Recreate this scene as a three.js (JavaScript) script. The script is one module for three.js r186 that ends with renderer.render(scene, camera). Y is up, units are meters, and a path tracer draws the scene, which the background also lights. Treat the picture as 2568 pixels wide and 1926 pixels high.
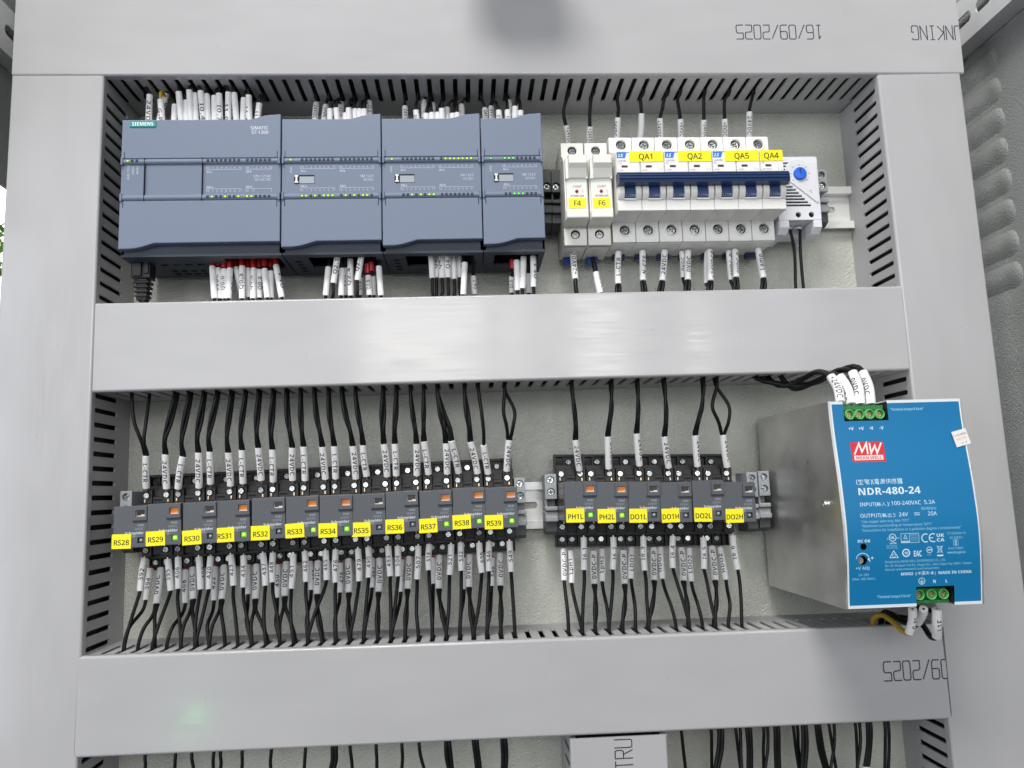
import * as THREE from 'three';
import { RoundedBoxGeometry } from 'three/addons/geometries/RoundedBoxGeometry.js';
import { mergeGeometries } from 'three/addons/utils/BufferGeometryUtils.js';
import { ImprovedNoise } from 'three/addons/math/ImprovedNoise.js';
import { RectAreaLightUniformsLib } from 'three/addons/lights/RectAreaLightUniformsLib.js';

// ---------------------------------------------------------------- camera, light, exposure
const scene = new THREE.Scene();
const camera = new THREE.PerspectiveCamera(50.914, 4 / 3, 0.02, 20);
camera.position.set(0, 0, 0.61816);
camera.rotation.order = 'YXZ';
camera.rotation.set(0.132990, -0.056186, -0.030883);
scene.add(camera);
const renderer = new THREE.WebGLRenderer({ antialias: true });
renderer.setSize(1024, 768);
renderer.toneMapping = THREE.LinearToneMapping;
renderer.toneMappingExposure = 0.94;
renderer.shadowMap.enabled = true;
RectAreaLightUniformsLib.init();
scene.background = new THREE.Color().setRGB(0.10, 0.102, 0.105);
function areaLight(name, x, y, z, w, h, power, color, tx, ty, tz) {
  const l = new THREE.RectAreaLight(color, power, w, h);
  l.name = name; l.position.set(x, y, z); l.lookAt(tx, ty, tz); scene.add(l);
}
areaLight('roof_light', -0.36, 1.78, 1.20, 0.9, 0.6, 25, 0xfffdf8, 0.0, 0.05, 0);
areaLight('doorway_light', -1.1, 0.05, 0.95, 0.6, 1.0, 3.0, 0xf3f6ff, -0.1, 0.0, 0);
areaLight('daylight_front', 0.0, 0.55, 2.4, 2.6, 1.3, 2.1, 0xf8faff, 0.0, 0.05, 0);
for (const [x0, x1, p] of [[-0.47, 0.08, 7], [0.16, 0.28, 4.5], [0.48, 0.72, 8], [1.0, 1.10, 6]]) areaLight('window_light', (x0 + x1) / 2, 0.68, 3.05, x1 - x0, 0.50, p, 0xfffaf0, (x0 + x1) / 2, 0.3, 0);
areaLight('green_lamp', -0.505, -0.393, 1.065, 0.018, 0.03, 30, 0x46ff78, -0.16, -0.15, 0.065);

// ---------------------------------------------------------------- helpers (lengths below are in millimetres)
const MM = 0.001, PI = Math.PI;
let seed = 20250916;
const rnd = () => { seed = (seed * 1664525 + 1013904223) >>> 0; return seed / 4294967296; };
const rr = (a, b) => a + (b - a) * rnd();
const noise = new ImprovedNoise();
const taken = {};
function numbered(n) { const k = taken[n] = (taken[n] ?? -1) + 1; return k ? n + '_' + String(k).padStart(3, '0') : n; }
function toMetres(g) {
  if (g.userData.metres) return g;
  if (!g.userData.ownUV) surfaceUV(g);
  g.scale(MM, MM, MM); g.userData.metres = true; return g;
}
function surfaceUV(g) {                                     // uv in units of 100 mm, laid on by the face's main direction
  const p = g.attributes.position, n = g.attributes.normal, uv = new Float32Array(p.count * 2);
  for (let i = 0; i < p.count; i++) {
    const ax = Math.abs(n.getX(i)), ay = Math.abs(n.getY(i)), az = Math.abs(n.getZ(i)), x = p.getX(i) / 100, y = p.getY(i) / 100, z = p.getZ(i) / 100;
    const [a, b] = az >= ax && az >= ay ? [x, y] : ay >= ax ? [x, z] : [z, y]; uv[2 * i] = a; uv[2 * i + 1] = b;
  }
  g.setAttribute('uv', new THREE.BufferAttribute(uv, 2));
}
function ownUV(g) { g.userData.ownUV = true; return g; }
function thing(name, label, category, [x, y, z] = [0, 0, 0], turn = 0, group) {
  const o = new THREE.Group(); o.name = numbered(name); scene.add(o);
  o.position.set(x * MM, y * MM, z * MM); o.rotation.z = turn;
  o.userData = { label, category }; if (group) o.userData.group = group;
  return o;
}
function structure(name, g, m) { const o = part(scene, name, g, m); o.name = numbered(name); o.userData.kind = 'structure'; return o; }
function part(parent, name, g, m, [x, y, z] = [0, 0, 0], label) {
  if (Array.isArray(g)) g = merge(g);
  const o = new THREE.Mesh(toMetres(g), m); o.name = name; o.castShadow = o.receiveShadow = true;
  o.position.set(x * MM, y * MM, z * MM); if (label) o.userData.label = label;
  parent.add(o); return o;
}
function merge(list) {
  return mergeGeometries(list.map(g => { const n = g.index ? g.toNonIndexed() : g; for (const k of Object.keys(n.attributes)) if (!['position', 'normal', 'uv'].includes(k)) n.deleteAttribute(k); return n; }), false);
}
function box(x0, x1, y0, y1, z0, z1, r = 0) {
  const w = x1 - x0, h = y1 - y0, d = z1 - z0;
  const g = r ? new RoundedBoxGeometry(w, h, d, 2, Math.min(r, w * .49, h * .49, d * .49)) : new THREE.BoxGeometry(w, h, d);
  g.translate((x0 + x1) / 2, (y0 + y1) / 2, (z0 + z1) / 2); return g;
}
function shapeOf(pts) { const s = new THREE.Shape(); pts.forEach(([x, y], i) => i ? s.lineTo(x, y) : s.moveTo(x, y)); s.closePath(); return s; }
function rectPath(x0, x1, y0, y1, r = 0, P = THREE.Path) {
  const s = new P(); if (!r) { s.moveTo(x0, y0); s.lineTo(x1, y0); s.lineTo(x1, y1); s.lineTo(x0, y1); s.closePath(); return s; }
  s.moveTo(x0 + r, y0); s.lineTo(x1 - r, y0); s.absarc(x1 - r, y0 + r, r, -PI / 2, 0); s.lineTo(x1, y1 - r); s.absarc(x1 - r, y1 - r, r, 0, PI / 2);
  s.lineTo(x0 + r, y1); s.absarc(x0 + r, y1 - r, r, PI / 2, PI); s.lineTo(x0, y0 + r); s.absarc(x0 + r, y0 + r, r, PI, 1.5 * PI); return s;
}
const rectShape = (x0, x1, y0, y1, r) => rectPath(x0, x1, y0, y1, r, THREE.Shape);
function circlePath(x, y, r) { const p = new THREE.Path(); p.absarc(x, y, r, 0, 2 * PI); return p; }
function plate(shape, z0, t, bevel = 0, seg = 6) {          // a shape in x,y thickened from z0 to z0 + t
  const g = new THREE.ExtrudeGeometry(shape, { depth: t - 2 * bevel, bevelEnabled: bevel > 0, bevelSize: bevel, bevelThickness: bevel, bevelOffset: -bevel, bevelSegments: 2, curveSegments: seg });
  g.translate(0, 0, z0 + bevel); return g;
}
function profile(pts, x0, x1, bevel = 0) {                  // [z, y] outline drawn out along x
  const g = new THREE.ExtrudeGeometry(shapeOf(pts.map(([z, y]) => [-z, y])), { depth: x1 - x0 - 2 * bevel, bevelEnabled: bevel > 0, bevelSize: bevel, bevelThickness: bevel, bevelOffset: -bevel, bevelSegments: 2 });
  g.rotateY(PI / 2); g.translate(x0 + bevel, 0, 0); return g;
}
function decal(w, h, x = 0, y = 0, z = 0) { const g = new THREE.PlaneGeometry(w, h); g.translate(x, y, z); return ownUV(g); }
function cyl(r, h, x, y, z, seg = 14, r2 = r) { const g = new THREE.CylinderGeometry(r2, r, h, seg); g.rotateX(PI / 2); g.translate(x, y, z + h / 2); return g; }   // axis along z, from z up
function tube(pts, r, seg = 14, rad = 8) { return new THREE.TubeGeometry(new THREE.CatmullRomCurve3(pts.map(p => new THREE.Vector3(...p)), false, 'centripetal'), seg, r, rad, false); }
function lathe(pts, x, y, z, seg = 20) { const g = new THREE.LatheGeometry(pts.map(p => new THREE.Vector2(...p)), seg); g.rotateX(PI / 2); g.translate(x, y, z); return g; }
const screwCache = {};
function screwGeo(r) {                                      // pan head with a cross recess, base at z = 0
  const k = r.toFixed(2); if (screwCache[k]) return screwCache[k];
  const s = new THREE.Shape(); s.absarc(0, 0, r, 0, 2 * PI);
  const a = r * .15, b = r * .66, h = new THREE.Path();
  [[a, a], [a, b], [-a, b], [-a, a], [-b, a], [-b, -a], [-a, -a], [-a, -b], [a, -b], [a, -a], [b, -a], [b, a]].forEach(([x, y], i) => i ? h.lineTo(x, y) : h.moveTo(x, y)); h.closePath();
  s.holes.push(h);
  const g = new THREE.ExtrudeGeometry(s, { depth: r * .30, bevelEnabled: true, bevelSize: r * .10, bevelThickness: r * .16, bevelOffset: -r * .10, bevelSegments: 2, curveSegments: 10 });
  g.translate(0, 0, r * .16);
  return screwCache[k] = toMetres(merge([g, cyl(r * .8, r * .12, 0, 0, 0, 12)]));
}
function screw(parent, x, y, z, r, m = M.zinc) {
  const o = part(parent, 'screw', screwGeo(r), m, [x, y, z]); o.rotation.set(rr(-.06, .06), rr(-.06, .06), rr(0, PI)); return o;
}

// ---------------------------------------------------------------- textures
function canvasOf(w, h, draw) { const c = document.createElement('canvas'); c.width = w; c.height = h; const x = c.getContext('2d'); draw(x, w, h); return c; }
function canvasTex(w, h, draw, srgb = true) {
  const t = new THREE.CanvasTexture(canvasOf(w, h, draw)); if (srgb) t.colorSpace = THREE.SRGBColorSpace;
  t.magFilter = THREE.LinearFilter; t.anisotropy = 8; return t;
}
function dataTex(n, f, repeat = 1, srgb = false) {
  const d = new Uint8Array(n * n * 4);
  for (let j = 0; j < n; j++) for (let i = 0; i < n; i++) { const v = f(i / n, j / n, i, j), k = 4 * (j * n + i); const c = Array.isArray(v) ? v : [v, v, v]; for (let q = 0; q < 3; q++) d[k + q] = Math.max(0, Math.min(255, c[q] * 255)); d[k + 3] = 255; }
  const t = new THREE.DataTexture(d, n, n); t.wrapS = t.wrapT = THREE.RepeatWrapping; t.magFilter = THREE.LinearFilter; t.minFilter = THREE.LinearMipmapLinearFilter; t.generateMipmaps = true;
  t.repeat.set(repeat, repeat); if (srgb) t.colorSpace = THREE.SRGBColorSpace; t.needsUpdate = true; return t;
}
function wrapNoise(u, v, f, s) {                            // noise that tiles: blended over the seam
  const a = (x, y) => noise.noise(x * f, y * f, s), w = u, q = v;
  return a(u, v) * (1 - w) * (1 - q) + a(u - 1, v) * w * (1 - q) + a(u, v - 1) * (1 - w) * q + a(u - 1, v - 1) * w * q;
}
const speck = (() => { const a = []; for (let i = 0; i < 256 * 256; i++) a.push(rnd()); return a; })();
const grainTex = dataTex(256, (u, v, i, j) => .5 + .5 * (speck[j * 256 + i] - .5) + .25 * wrapNoise(u, v, 40, 3), 1);
const peelTex = dataTex(512, (u, v) => { const n = wrapNoise(u, v, 34, 1.3) + .5 * wrapNoise(u, v, 62, 7.7); return .5 + .55 * n; }, 1);
const streakRough = dataTex(512, (u, v, i, j) => { const s = .46 + .36 * wrapNoise(u * .12, v, 60, 2) + .3 * wrapNoise(u * .5, v, 9, 5) + .2 * (speck[(j * 7 + 31) % 65536] - .5); return s; }, 1);
const smudge = dataTex(512, (u, v) => { const n = wrapNoise(u, v, 5, 2.2) + .6 * wrapNoise(u, v, 11, 4.1) + .35 * wrapNoise(u, v, 27, 8.1); return .6 + .26 * n; }, 1);
const smudgeCol = dataTex(512, (u, v) => { const n = wrapNoise(u, v, 4, 12.2) + .6 * wrapNoise(u, v, 9, 14.1) + .25 * wrapNoise(u * .3, v, 60, 18.1); const k = .76 + .17 * n; return [k, k, k * .985]; }, 1);
const rep = (t, r, s = r) => { const c = t.clone(); c.repeat.set(r, s); c.needsUpdate = true; return c; };

// ---------------------------------------------------------------- materials
const rgb = (r, g, b) => new THREE.Color().setRGB(r, g, b);
const std = (r, g, b, rough, extra = {}) => new THREE.MeshPhysicalMaterial({ color: rgb(r, g, b), roughness: rough, metalness: 0, ...extra });
const M = {
  duct: std(.49, .49, .505, .40, { roughnessMap: null }),
  ductBase: std(.46, .46, .475, .5),
  ductInside: std(.20, .20, .21, .7),
  panel: std(.56, .575, .515, .2, { bumpMap: rep(peelTex, 2.3), bumpScale: .0009 }),
  wall: std(.36, .375, .37, .26, { bumpMap: rep(peelTex, 2.4), bumpScale: .0006 }),
  rail: std(.92, .92, .90, .36, { metalness: .2, roughnessMap: rep(streakRough, 1, 1) }),
  railWhite: std(.62, .63, .66, .45),
  plc: std(.168, .208, .295, .55, { bumpMap: rep(grainTex, 3), bumpScale: .00006 }),
  plcMid: std(.158, .196, .28, .5),
  plcDark: std(.035, .047, .072, .6),
  plcVoid: std(.012, .014, .02, .8),
  cream: std(.82, .82, .77, .38),
  white: std(.86, .86, .835, .33),
  whiteCool: std(.76, .77, .82, .45),
  navy: std(.016, .040, .12, .32),
  navyLight: std(.036, .074, .20, .4),
  black: std(.012, .012, .013, .42),
  blackMatt: std(.018, .018, .019, .6),
  wire: std(.005, .005, .006, .45, { specularIntensity: .6 }),
  yellowWire: std(.55, .36, .02, .4),
  cap: std(.088, .098, .112, .46),
  capEdge: std(.13, .145, .165, .4),
  relayCase: std(.10, .085, .075, .25, { metalness: .3 }),
  zinc: std(.70, .74, .74, .24, { metalness: 1 }),
  wellScrew: std(.38, .40, .40, .28, { metalness: 1 }),
  brass: std(.70, .55, .36, .3, { metalness: 1 }),
  steel: std(.42, .42, .41, .36, { metalness: .95 }),
  red: std(.42, .012, .016, .35),
  darkRed: std(.10, .006, .008, .35),
  blueClip: std(.01, .06, .36, .4),
  blueKnob: std(.012, .14, .75, .35),
  greenBlock: std(.03, .20, .05, .4),
  greenLight: std(.11, .52, .15, .38),
  stopGrey: std(.36, .38, .40, .5),
  stopDark: std(.055, .06, .06, .55),
  grey: std(.30, .31, .32, .5),
  ledGreen: new THREE.MeshStandardMaterial({ color: rgb(.25, .6, .02), emissive: rgb(.55, 1, .03), emissiveIntensity: .95, roughness: .4 }),
  ledPure: new THREE.MeshStandardMaterial({ color: rgb(.1, .6, .05), emissive: rgb(.12, .95, .12), emissiveIntensity: .9, roughness: .4 }),
  ledOff: std(.028, .034, .045, .4),
  orange: std(.85, .24, .015, .3),
  windowDark: std(.03, .022, .02, .2),
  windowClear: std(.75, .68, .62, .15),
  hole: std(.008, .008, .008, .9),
};
M.duct.roughnessMap = rep(streakRough, .5, 1); M.duct.roughness = .30;
M.duct.bumpMap = rep(streakRough, .4, .8); M.duct.bumpScale = .000012;
const dustTex = (() => {
  const n = 1024, d = new Float32Array(n * n).fill(1);
  for (let k = 0; k < 26; k++) { const x = Math.floor(rnd() * n), y = Math.floor(rnd() * n), r = rr(.8, 2.4), q = rr(.25, .7); for (let j = -4; j <= 4; j++) for (let i = -4; i <= 4; i++) if (Math.hypot(i, j * rr(.8, 1.3)) < r) d[((y + j + n) % n) * n + (x + i + n) % n] = q; }
  for (let k = 0; k < 40; k++) { const y = Math.floor(rnd() * n), x = Math.floor(rnd() * n), L = Math.floor(rr(30, 240)), sl = rr(-.03, .03), q = rr(.955, 1.03); for (let i = 0; i < L; i++) d[((y + Math.round(i * sl) + n) % n) * n + (x + i) % n] *= q; }
  return dataTex(n, (u, v, i, j) => { const m = .965 + .05 * wrapNoise(u, v, 5, 21) + .03 * wrapNoise(u * .3, v, 22, 33); const k = d[j * n + i] * m; return [k, k, k]; }, 1);
})();
M.duct.map = rep(dustTex, .33, .33);
M.psuSide = std(1, 1, 1, .66, { metalness: .92, map: rep(smudgeCol, .75, .75), roughnessMap: rep(smudge, 1.1, 1.1) });
M.psuSide.color = rgb(.92, .915, .91);

// ---------------------------------------------------------------- the enclosure
structure('mounting_panel', box(-340, 404, -460, 600, -3, 0), M.panel);
{ // right side wall with pressed louvres
  const w = structure('wall_right', box(428, 430, -420, 560, -70, 300), M.wall);
  for (let k = -1; k < 7; k++) {
    const y = 308 - 25.3 * k, L = 52, g = [], pos = [], idx = [], A = 40, B = 16;
    for (let i = 0; i <= A; i++) for (let j = 0; j <= B; j++) {       // pressed scoop: steep on top, long and round below, closed at its ends
      const u = Math.sin((i / A - .5) * PI), v = j / B, e = Math.abs(u) < .82 ? 1 : Math.sqrt(Math.max(0, 1 - ((Math.abs(u) - .82) / .18) ** 2)), hgt = 2.7 * e * Math.sin(PI * Math.pow(v, .8));
      pos.push(428.05 - Math.max(0, hgt), y + 10 * e - 21 * v * (.25 + .75 * e), (u * L) + 37 - L);
    }
    for (let i = 0; i < A; i++) for (let j = 0; j < B; j++) { const a = i * (B + 1) + j, b = a + B + 1; idx.push(a, b, a + 1, b, b + 1, a + 1); }
    const q = new THREE.BufferGeometry(); q.setAttribute('position', new THREE.Float32BufferAttribute(pos, 3)); q.setIndex(idx); q.computeVertexNormals();
    part(w, 'louvre', q, M.wall);
  }
}
structure('wall_left', box(-366, -364, 253, 560, -70, 210), M.wall);
function mountingRail(name, label, x0, x1, y0, y1, faceX, slotZ) {
  const t = thing(name, label, 'mounting rail'), s = rectShape(-70, 200, y0, y1);
  for (let z = slotZ; z < 180; z += 25) s.holes.push(rectPath(z, z + 19, (y0 + y1) / 2 - 4.5, (y0 + y1) / 2 + 4.5, 4.4));
  const g = plate(s, 0, 1.5); g.rotateY(-PI / 2); g.translate(faceX, 0, 0);
  part(t, 'perforated_face', g, M.railWhite);
  part(t, 'lower_flange', box(x0, x1, y0 - 1.5, y0, -70, 200), M.railWhite);
  part(t, 'upper_flange', box(x0, x1, y1, y1 + 1.5, -70, 200), M.railWhite);
}
mountingRail('mounting_rail', 'white slotted rail along the right side wall, in the upper right corner', 410, 425.5, 351.5, 386, 411.5, 18);
mountingRail('mounting_rail', 'white slotted rail along the left side wall, in the upper left corner', -362.5, -350, 350, 385, -350, -1);
{ // outside, seen through the gap on the left
  structure('outside_wall', box(-2600, -600, -300, 1700, -1820, -1800), std(.8, .8, .8, .8));
  areaLight('yard_lamp', -1.25, 0.9, -1.25, 0.5, 0.5, 22, 0xffffff, -1.3, 0.75, -1.8);
  const t = thing('shrub', 'green leafy plant outside, in the bright gap at the left edge', 'plant', [-712, 395, -640]);
  const f = [];
  for (let k = 0; k < 130; k++) { const g = new THREE.CircleGeometry(rr(5, 10), 6); g.scale(1, .55, 1); g.rotateX(rr(-1, 1)); g.rotateY(rr(-1, 1)); g.rotateZ(rr(0, 6)); const a = rr(0, 6.28), q = Math.sqrt(rnd()); g.translate(Math.cos(a) * 42 * q, Math.sin(a) * 42 * q, rr(-40, 30)); f.push(g); }
  part(t, 'foliage', f, std(.10, .26, .04, .6)); part(t, 'stem', tube([[-10, -140, -20], [0, -60, -10], [4, 30, 0]], 3, 8, 6), std(.12, .09, .05, .8));
}

// ---------------------------------------------------------------- cable ducts
// stroke letters of the printed marking, on a 4 x 7 grid
const STROKES = { '0': ['0.6,0 0,.6 0,6.4 .6,7 3.4,7 4,6.4 4,.6 3.4,0 .6,0'], '1': ['1,5.6 2,7 2,0', '.9,0 3.1,0'], '2': ['0,7 3.4,7 4,6.4 4,4.2 3.4,3.6 .6,3.4 0,2.8 0,0 4,0'], '5': ['4,7 0,7 0,4 3.4,4 4,3.4 4,.6 3.4,0 0,0'], '6': ['3.8,7 .8,7 0,6.2 0,.6 .6,0 3.4,0 4,.6 4,3.2 3.4,3.8 0,3.8'], '9': ['.2,0 3.2,0 4,.8 4,6.4 3.4,7 .6,7 0,6.4 0,3.8 .6,3.2 4,3.2'], '/': ['0,0 4,7'], T: ['0,7 4,7', '2,7 2,0'], R: ['0,0 0,7 3.4,7 4,6.4 4,4.2 3.4,3.6 0,3.6', '2,3.6 4,0'], U: ['0,7 0,.6 .6,0 3.4,0 4,.6 4,7'], N: ['0,0 0,7 4,0 4,7'], K: ['0,0 0,7', '4,7 .2,3.4 4,0'], I: ['2,0 2,7', '.9,0 3.1,0', '.9,7 3.1,7'], G: ['4,6.4 3.4,7 .6,7 0,6.4 0,.6 .6,0 3.4,0 4,.6 4,3.2 2.4,3.2'] };
function inkPrint(parent, text, h, x, y, z, turn, clip = [0, 1]) {   // clip: share of the word that is on the duct
  const cw = 6.72, W = cw * text.length, px = 26;
  const tex = canvasTex(Math.round(W * px / 2), Math.round(h * 1.15 * px / 2), (c, w, hh) => {
    c.clearRect(0, 0, w, hh); c.strokeStyle = 'rgba(38,36,58,0.92)'; c.lineWidth = hh * .06; c.lineCap = 'round'; c.setLineDash([hh * .045, hh * .062]); c.lineJoin = 'round';
    const u = hh / 1.15 / 7, q = w / text.length / 5.3;
    [...text].forEach((ch, i) => (STROKES[ch] || []).forEach(s => { c.beginPath(); s.split(' ').forEach((p, k) => { const [a, b] = p.split(',').map(Number), X = (i * 5.3 + .6 + a) * q, Y = hh - (b + .5) * u; k ? c.lineTo(X, Y) : c.moveTo(X, Y); }); c.stroke(); }));
  });
  const g = decal(W * (clip[1] - clip[0]), h * 1.15), uv = g.attributes.uv; for (let i = 0; i < uv.count; i++) uv.setX(i, clip[0] + uv.getX(i) * (clip[1] - clip[0]));
  const o = part(parent, 'print', g, new THREE.MeshStandardMaterial({ map: tex, transparent: true, roughness: .5 }), [x, y, z]); o.rotation.z = turn; return o;
}
function duct(label, len, W, D, pos, turn, slots) {            // runs along local x, base on z = 0
  const t = thing('cable_duct', label, 'cable duct', pos, turn), h = W / 2;
  part(t, 'base_tray', [box(0, len, -h + .6, h - .6, .1, 1.8), box(0, len, -h + 2.4, -h + 4, D - 6, D - 2.6), box(0, len, h - 4, h - 2.4, D - 6, D - 2.6)], M.ductBase);
  for (const sd of [-1, 1]) {
    const [phase, pitch] = slots[sd < 0 ? 0 : 1], s = rectShape(0, len, 1.8, D - 2.4);
    for (let x = phase; x < len - 4; x += pitch) if (x > 4) s.holes.push(rectPath(x - 1.75, x + 1.75, 22, D - 7.2, 1.6));
    const g = plate(s, 0, 1.5, 0, 3); g.rotateX(PI / 2); g.translate(0, sd < 0 ? -h + 2.1 : h - .6, 0);
    part(t, 'slotted_side', g, M.ductBase);
  }
  part(t, 'cable_bundle', box(1, len - 1, -h + 6, h - 6, 3, 59), M.blackMatt);
  const r = 1.8, cs = new THREE.Shape(), lip = 6;                // cover: channel with rounded corners
  cs.moveTo(-h, D - lip); cs.lineTo(-h, D - r); cs.absarc(-h + r, D - r, r, PI, PI / 2, true); cs.lineTo(h - r, D); cs.absarc(h - r, D - r, r, PI / 2, 0, true); cs.lineTo(h, D - lip);
  cs.lineTo(h - .55, D - lip); cs.lineTo(h - .55, D - 1.6); cs.lineTo(-h + .55, D - 1.6); cs.lineTo(-h + .55, D - lip); cs.closePath();
  const g = new THREE.ExtrudeGeometry(cs, { depth: len, bevelEnabled: false, curveSegments: 5 });   // (y, z) outline along x
  const p = g.attributes.position, nn = g.attributes.normal;
  for (let i = 0; i < p.count; i++) { const [a, b, c] = [p.getX(i), p.getY(i), p.getZ(i)]; p.setXYZ(i, c, a, b); const [d, e, f] = [nn.getX(i), nn.getY(i), nn.getZ(i)]; nn.setXYZ(i, f, d, e); }
  part(t, 'cover', g, M.duct);
  return t;
}
const SL = [5, 9.6];
const topDuct = duct('wide grey duct along the top edge, date printed upside down', 696, 62, 65, [-316, 333.3, 0], 0, [[63.6 + 316 - 9.6 * 39, 9.6], SL]);
inkPrint(topDuct, '16/09/2025', 11.2, 240 + 316, 2.4, 65.12, PI);
inkPrint(topDuct, 'TRUNKING', 11.2, 360.6 + 316, 1.9, 65.12, PI, [.29, 1]);
duct('grey duct standing upright down the left side', 640, 63.6, 65, [-284.5, -338, 0], PI / 2, [[64 + 338 - 9.9 * 40, 9.9], SL]);
duct('grey duct standing upright down the right side', 640, 64.5, 65, [353.5, -338, 0], PI / 2 + .0133, [SL, [293.5 + 338 - 9.6 * 65, 9.6]]);
const midDuct = duct('grey duct between controllers and relays, bright reflections on its cover', 567.4, 61.5, 65, [-252.2, 105.9, 0], .0044, [[46.1 + 252.2 - 9.6 * 30, 9.6], [4, 9.6]]);
const lowDuct = duct('grey duct below the relays, upside-down date cut off at its right end', 576, 62.4, 65, [-254.6, -128, 0], -.0028, [SL, [38.1 + 254.6 - 9.4 * 30, 9.4]]);
inkPrint(lowDuct, '16/09/2025', 12.4, 298.4 + 254.6, 1.4, 65.12, PI, [.335, 1]);
const stubDuct = duct('short upright duct at the bottom edge, sideways printed letters', 150, 64.6, 65, [94.3, -312, 0], PI / 2, [SL, SL]);
inkPrint(stubDuct, 'TRUNKING', 11.3, 139, -2.7, 65.12, 0, [0, .37]);

// ---------------------------------------------------------------- mounting rails for the devices
function dinRail(label, x0, x1, yc, first) {
  const t = thing('din_rail', label, 'rail', [0, yc, 0]);
  const s = rectShape(x0, x1, -12.4, 12.4);
  for (let x = x0 + first; x < x1 - 15.5; x += 25) s.holes.push(rectPath(x, x + 15, -2.6, 2.6, 2.5));
  part(t, 'channel', plate(s, .2, 1.1), M.rail);
  for (const k of [-1, 1]) { part(t, 'flange', [box(x0, x1, Math.min(k * 11.4, k * 17.5), Math.max(k * 11.4, k * 17.5), 6.4, 7.5, .3), box(x0, x1, Math.min(k * 11.4, k * 12.4), Math.max(k * 11.4, k * 12.4), 1.35, 6.4)], M.rail); }
}
dinRail('bare metal rail behind the controllers and breakers, ending right of the dial', -252, 314.3, 219.4, 14);
dinRail('bare metal rail behind the two groups of relays', -250, 306, -10.4, 11);
{ // lamp fitting just above the picture; it darkens the middle of the top duct
  const t = thing('lamp_housing', 'black lamp housing above the top duct, throwing the dark soft patch on its cover', 'lamp housing', [38, 392, 104]);
  part(t, 'housing', lathe([[0, -34], [10, -34], [16, -31], [18, -26], [18, 26], [16, 31], [10, 34], [0, 34]], 0, 0, 0, 24).rotateY(PI / 2), M.blackMatt);
  part(t, 'bracket', box(-9, 9, 8, 70, -38, -15, 1), M.black);
}

// ---------------------------------------------------------------- controller and its modules
const sans = (c, px, weight = '') => { c.font = weight + ' ' + px + 'px sans-serif'; };
// print on a face: draws in millimetres from the lower left corner of a w x h sheet
const printCache = {};
function facePrint(parent, name, w, h, x, y, z, px, draw, bg, rough = .5, key) {
  if (key && printCache[key]) return part(parent, name, printCache[key].g, printCache[key].m, [x, y, z]);
  const tex = canvasTex(Math.round(w * px), Math.round(h * px), (c, W, H) => {
    if (bg) { c.fillStyle = bg; c.fillRect(0, 0, W, H); } else c.clearRect(0, 0, W, H);
    const T = { c, px, text(s, X, Y, size, col, align = 'left', weight = '', sp = 0) { c.fillStyle = col; c.textAlign = align; c.textBaseline = 'alphabetic'; sans(c, size * px, weight); if (!sp) c.fillText(s, X * px, H - Y * px); else { let q = X; for (const ch of s) { c.textAlign = 'left'; c.fillText(ch, q * px, H - Y * px); q += c.measureText(ch).width / px + sp; } } },
      rect(X, Y, W2, H2, col) { c.fillStyle = col; c.fillRect(X * px, H - (Y + H2) * px, W2 * px, H2 * px); },
      line(pts, wd, col) { c.strokeStyle = col; c.lineWidth = wd * px; c.beginPath(); pts.forEach(([a, b], i) => i ? c.lineTo(a * px, H - b * px) : c.moveTo(a * px, H - b * px)); c.stroke(); },
      ring(X, Y, R, wd, col, a0 = 0, a1 = 2 * PI) { c.strokeStyle = col; c.lineWidth = wd * px; c.beginPath(); c.arc(X * px, H - Y * px, R * px, a0, a1); c.stroke(); },
      poly(pts, col) { c.fillStyle = col; c.beginPath(); pts.forEach(([a, b], i) => i ? c.lineTo(a * px, H - b * px) : c.moveTo(a * px, H - b * px)); c.closePath(); c.fill(); },
      side(s, X, Y, size, col, ang) { c.save(); c.translate(X * px, H - Y * px); c.rotate(ang); c.fillStyle = col; c.textAlign = 'left'; c.textBaseline = 'middle'; sans(c, size * px); c.fillText(s, 0, 0); c.restore(); } };
    draw(T);
  });
  const g = decal(w, h, w / 2, h / 2, 0), m = new THREE.MeshPhysicalMaterial({ map: tex, transparent: !bg, roughness: rough });
  if (key) printCache[key] = { g, m };
  return part(parent, name, g, m, [x, y, z]);
}
const plcY = { bot: 173.6, dB: 177.7, r1: 207.9, r2: 212.6, r3: 234.3, r4: 238.8, dT: 267.3, top: 271 };
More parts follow.
